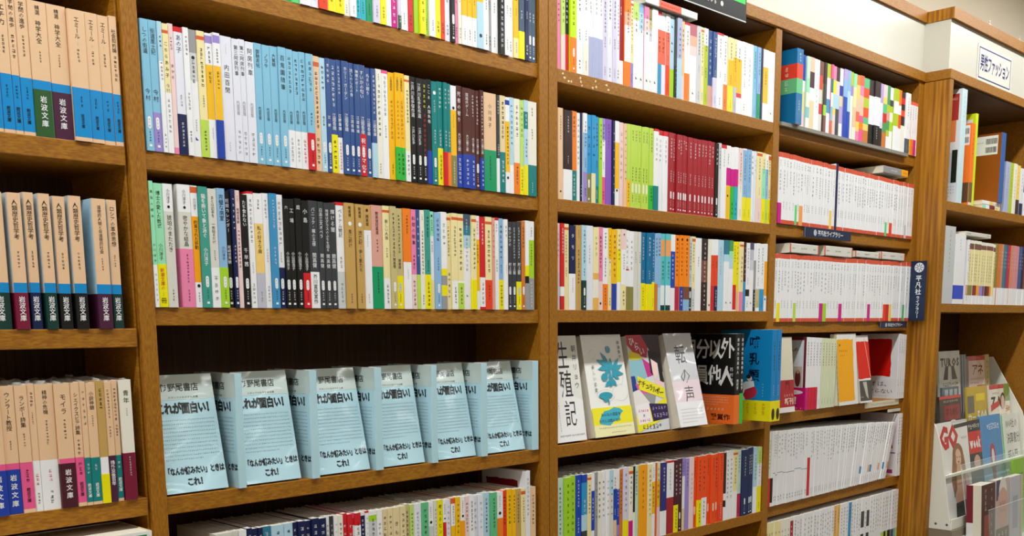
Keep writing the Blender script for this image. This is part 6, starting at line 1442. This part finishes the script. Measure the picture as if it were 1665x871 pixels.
def d_fa(F, w, h): R(F, w, h, 'C8303A', 0, 0, .8, .06); F.htext('\x01'*6, .2*w, .01*h, .78*w, .05*h, 'F6E0D8', rng=rngd); R(F, w, h, '7A9A4A', .7, 0, 1, .25); F.htext('\x01'*5, .1*w, .1*h, .5*w, .14*h, '2A2A2A', rng=rngd); F.htext('ZA', .04*w, .15*h, .6*w, .34*h, '14141A', bold=.04); F.l = 2; F.poly([(.05*w, .28*h), (.48*w, .22*h), (.48*w, .3*h), (.05*w, .37*h)], 'D03A30'); F.ell(.64*w, .24*h, .12*w, .12*h, '3A2622'); F.ell(.64*w, .26*h, .09*w, .1*h, 'E6BFA6'); F.htext('\x01'*3, .78*w, .3*h, .98*w, .42*h, 'D8862A', rng=rngd); F.htext('\x01'*8, .1*w, .42*h, .95*w, .47*h, 'C83A4A', rng=rngd); F.l = 1
mag('white magazine with red top strip and a dark-haired portrait, middle tier right', 1.94, .165, -.049, .592, .215, 6, 'EDE6D4', d_fa)
def d_gq(F, w, h):
    def P(k, *q): F.poly([(u*w, v*h) for u, v in q], k)
    R(F, w, h, 'C9C8C4', .5, .0, 1, .02); P('2A2A2C', (.56, .04), (1, .03), (1, .07), (.56, .08)); F.l = 2
    F.put('G', .23*w, .16*h, .08, 'C4121E', bold=.05, sx=1.0); F.put('Q', .52*w, .155*h, .08, 'C4121E', bold=.05, sx=.95); F.l = 3
    F.ell(.62*w, .36*h, .17*w, .13*h, '8A5E3A'); P('9A6C44', (.45, .36), (.8, .36), (.86, .62), (.78, .8), (.66, .66), (.42, .78), (.36, .6)); F.l = 4
    P('D8A686', (.4, .66), (.56, .5), (.72, .5), (.92, .6), (.88, .84), (.46, .86)); F.ell(.62*w, .38*h, .095*w, .09*h, 'E2B498'); P('D0A080', (.56, .44), (.68, .44), (.7, .54), (.54, .54)); P('8A5E3A', (.46, .4), (.55, .34), (.5, .7), (.4, .78)); P('8A5E3A', (.7, .36), (.8, .42), (.8, .72), (.74, .6)); P('241E1E', (.44, .84), (.9, .82), (.92, 1), (.42, 1)); F.l = 5
    for du in (-.04, .04): F.ell((.62+du)*w, .375*h, .014*w, .006*h, '3A2A24')
    F.ell(.62*w, .425*h, .03*w, .008*h, 'A84A42'); F.htext('\x01'*4, .74*w, .17*h, .96*w, .2*h, '3A3A3A', rng=rngd); F.lines(.06*w, .5*h, .3*w, .66*h, 3, .008, '55504C', rngd); F.l = 1
mag('white fashion magazine with big red letters and a long-haired model', 1.4805, .2165, -.099, .457, .270, 8.4, 'E9E6E0', d_gq)
def d_week(F, w, h): F.htext('\x01'*6, .05*w, .03*h, .95*w, .1*h, 'E9E6E0', rng=rngd); R(F, w, h, 'D01A20', 0, .12, 1, .36); F.l = 2; F.htext('week', .05*w, .17*h, .95*w, .32*h, 'F6F2EE', bold=.05); F.ell(.55*w, .46*h, .26*w, .08*h, 'C9A08A'); F.poly([(.1*w, .6*h), (.5*w, .52*h), (.95*w, .6*h), (w, h), (0, h)], '22304A'); F.l = 1
mag('dark magazine with a red week title beside the fashion magazine', 1.704, .09, -.097, .457, .262, 8.4, '1E2026', d_week)
def d_blue2(F, w, h):
    R(F, w, h, '9CC4E4', 0, .55, 1, 1); F.htext('\x01'*6, .3*w, .08*h, .9*w, .17*h, 'E6F2FA', rng=rngd); F.l = 2; F.ell(.5*w, .45*h, .13*w, .14*h, 'C01E38'); F.poly([(.38*w, .5*h), (.62*w, .5*h), (.54*w, .82*h), (.46*w, .82*h)], 'C01E38'); F.l = 3; F.ell(.5*w, .45*h, .065*w, .08*h, 'D6E8F4'); F.vtext('\x01'*4, .18*w, .1*h, .2*h, .012, 'B0243A', rngd); F.l = 1
mag('blue magazine with a red map-pin shape on its cover', 1.797, .16, -.096, .457, .268, 8.4, '3E8EC8', d_blue2)
def d_wt(F, w, h):
    F.htext('100社の', .24*w, .06*h, .9*w, .17*h, '4A4A46'); F.htext('決算書分', .24*w, .22*h, .98*w, .35*h, '3A3A36'); F.htext('超入門', .24*w, .42*h, .8*w, .56*h, '3A3A36'); F.htext('2025', .24*w, .62*h, .8*w, .74*h, '2E2E2C', bold=.02); R(F, w, h, '7CC88A', 0, 0, .07, 1); R(F, w, h, 'DFEAE0', .07, 0, .14, 1); F.vtext('\x01'*8, .035*w, .1*h, .8*h, .008, '2E6A3C', rngd)
mag('white book with grey lettering ending in 2025, front tier right', 1.962, .145, -.096, .457, .262, 8.4, 'E4E2D6', d_wt, cat='book', name='paperback_book')
mag('lime green magazine with ruled lines low behind the acrylic at right', 1.862, .2, -.148, .372, .226, 3, '8CCB1E', lambda F, w, h: [R(F, w, h, '3C8A2A', .25, .2, .42, .24), R(F, w, h, 'C85A2A', .55, .17, .9, .2)]+[R(F, w, h, 'B8E04A', .1, .35+.1*i, .95, .36+.1*i) for i in range(5)], cat='magazine')
def d_l1(F, w, h): R(F, w, h, '4A1620', 0, 0, 1, 1); F.l = 2; F.vtext('\x01'*4, .3*w, .06*h, .4*h, .022, 'D8C4B8', rngd); F.vtext('\x01'*6, .75*w, .04*h, .8*h, .014, 'C9A898', rngd); R(F, w, h, '9A4438', .2, .45, .6, .9); F.l = 1
mag('thick hardcover with a maroon and white spine below the fashion magazine', 1.546, .097, -.178, .372, .187, 3, '4A1620', d_l1, .04, '7A1626', 'book', 'hardcover_book', sdraw=lambda G, t, h: [R(G, t, h, '7A1626', 0, 0, .45, .55), R(G, t, h, 'E9E6E4', 0, .55, .45, 1), R(G, t, h, 'E6DFCC', .45, 0, 1, 1)])
def d_l2(F, w, h): R(F, w, h, '3A4670', .0, .0, .3, .3); F.ell(.5*w, .18*h, .3*w, .2*h, 'E6E2DA'); F.ell(.5*w, .42*h, .42*w, .3*h, 'D8A89A'); F.l = 2; F.htext('\x01'*3, .25*w, .32*h, .75*w, .4*h, '4A3A38', rng=rngd); F.htext('\x01'*3, .25*w, .44*h, .75*w, .5*h, '4A3A38', rng=rngd); R(F, w, h, '6A5246', 0, .72, 1, 1); F.htext('\x01'*3, .1*w, .76*h, .9*w, .9*h, 'E0D4C4', rng=rngd); F.l = 1
mag('book with a pink oval cover picture in the lowest row of the rack', 1.652, .097, -.178, .372, .19, 3, 'C9B8B0', d_l2, .02, cat='book', name='paperback_book')
mag('pale grey and peach book at the right of the lowest row', 1.759, .097, -.178, .372, .188, 3, 'C4C4CA', lambda F, w, h: [R(F, w, h, 'D9B48A', .8, 0, .9, 1), R(F, w, h, 'A8A8B4', .2, .3, .6, .8)], .02, cat='book', name='paperback_book')

bpy.data.objects.remove(_fo)
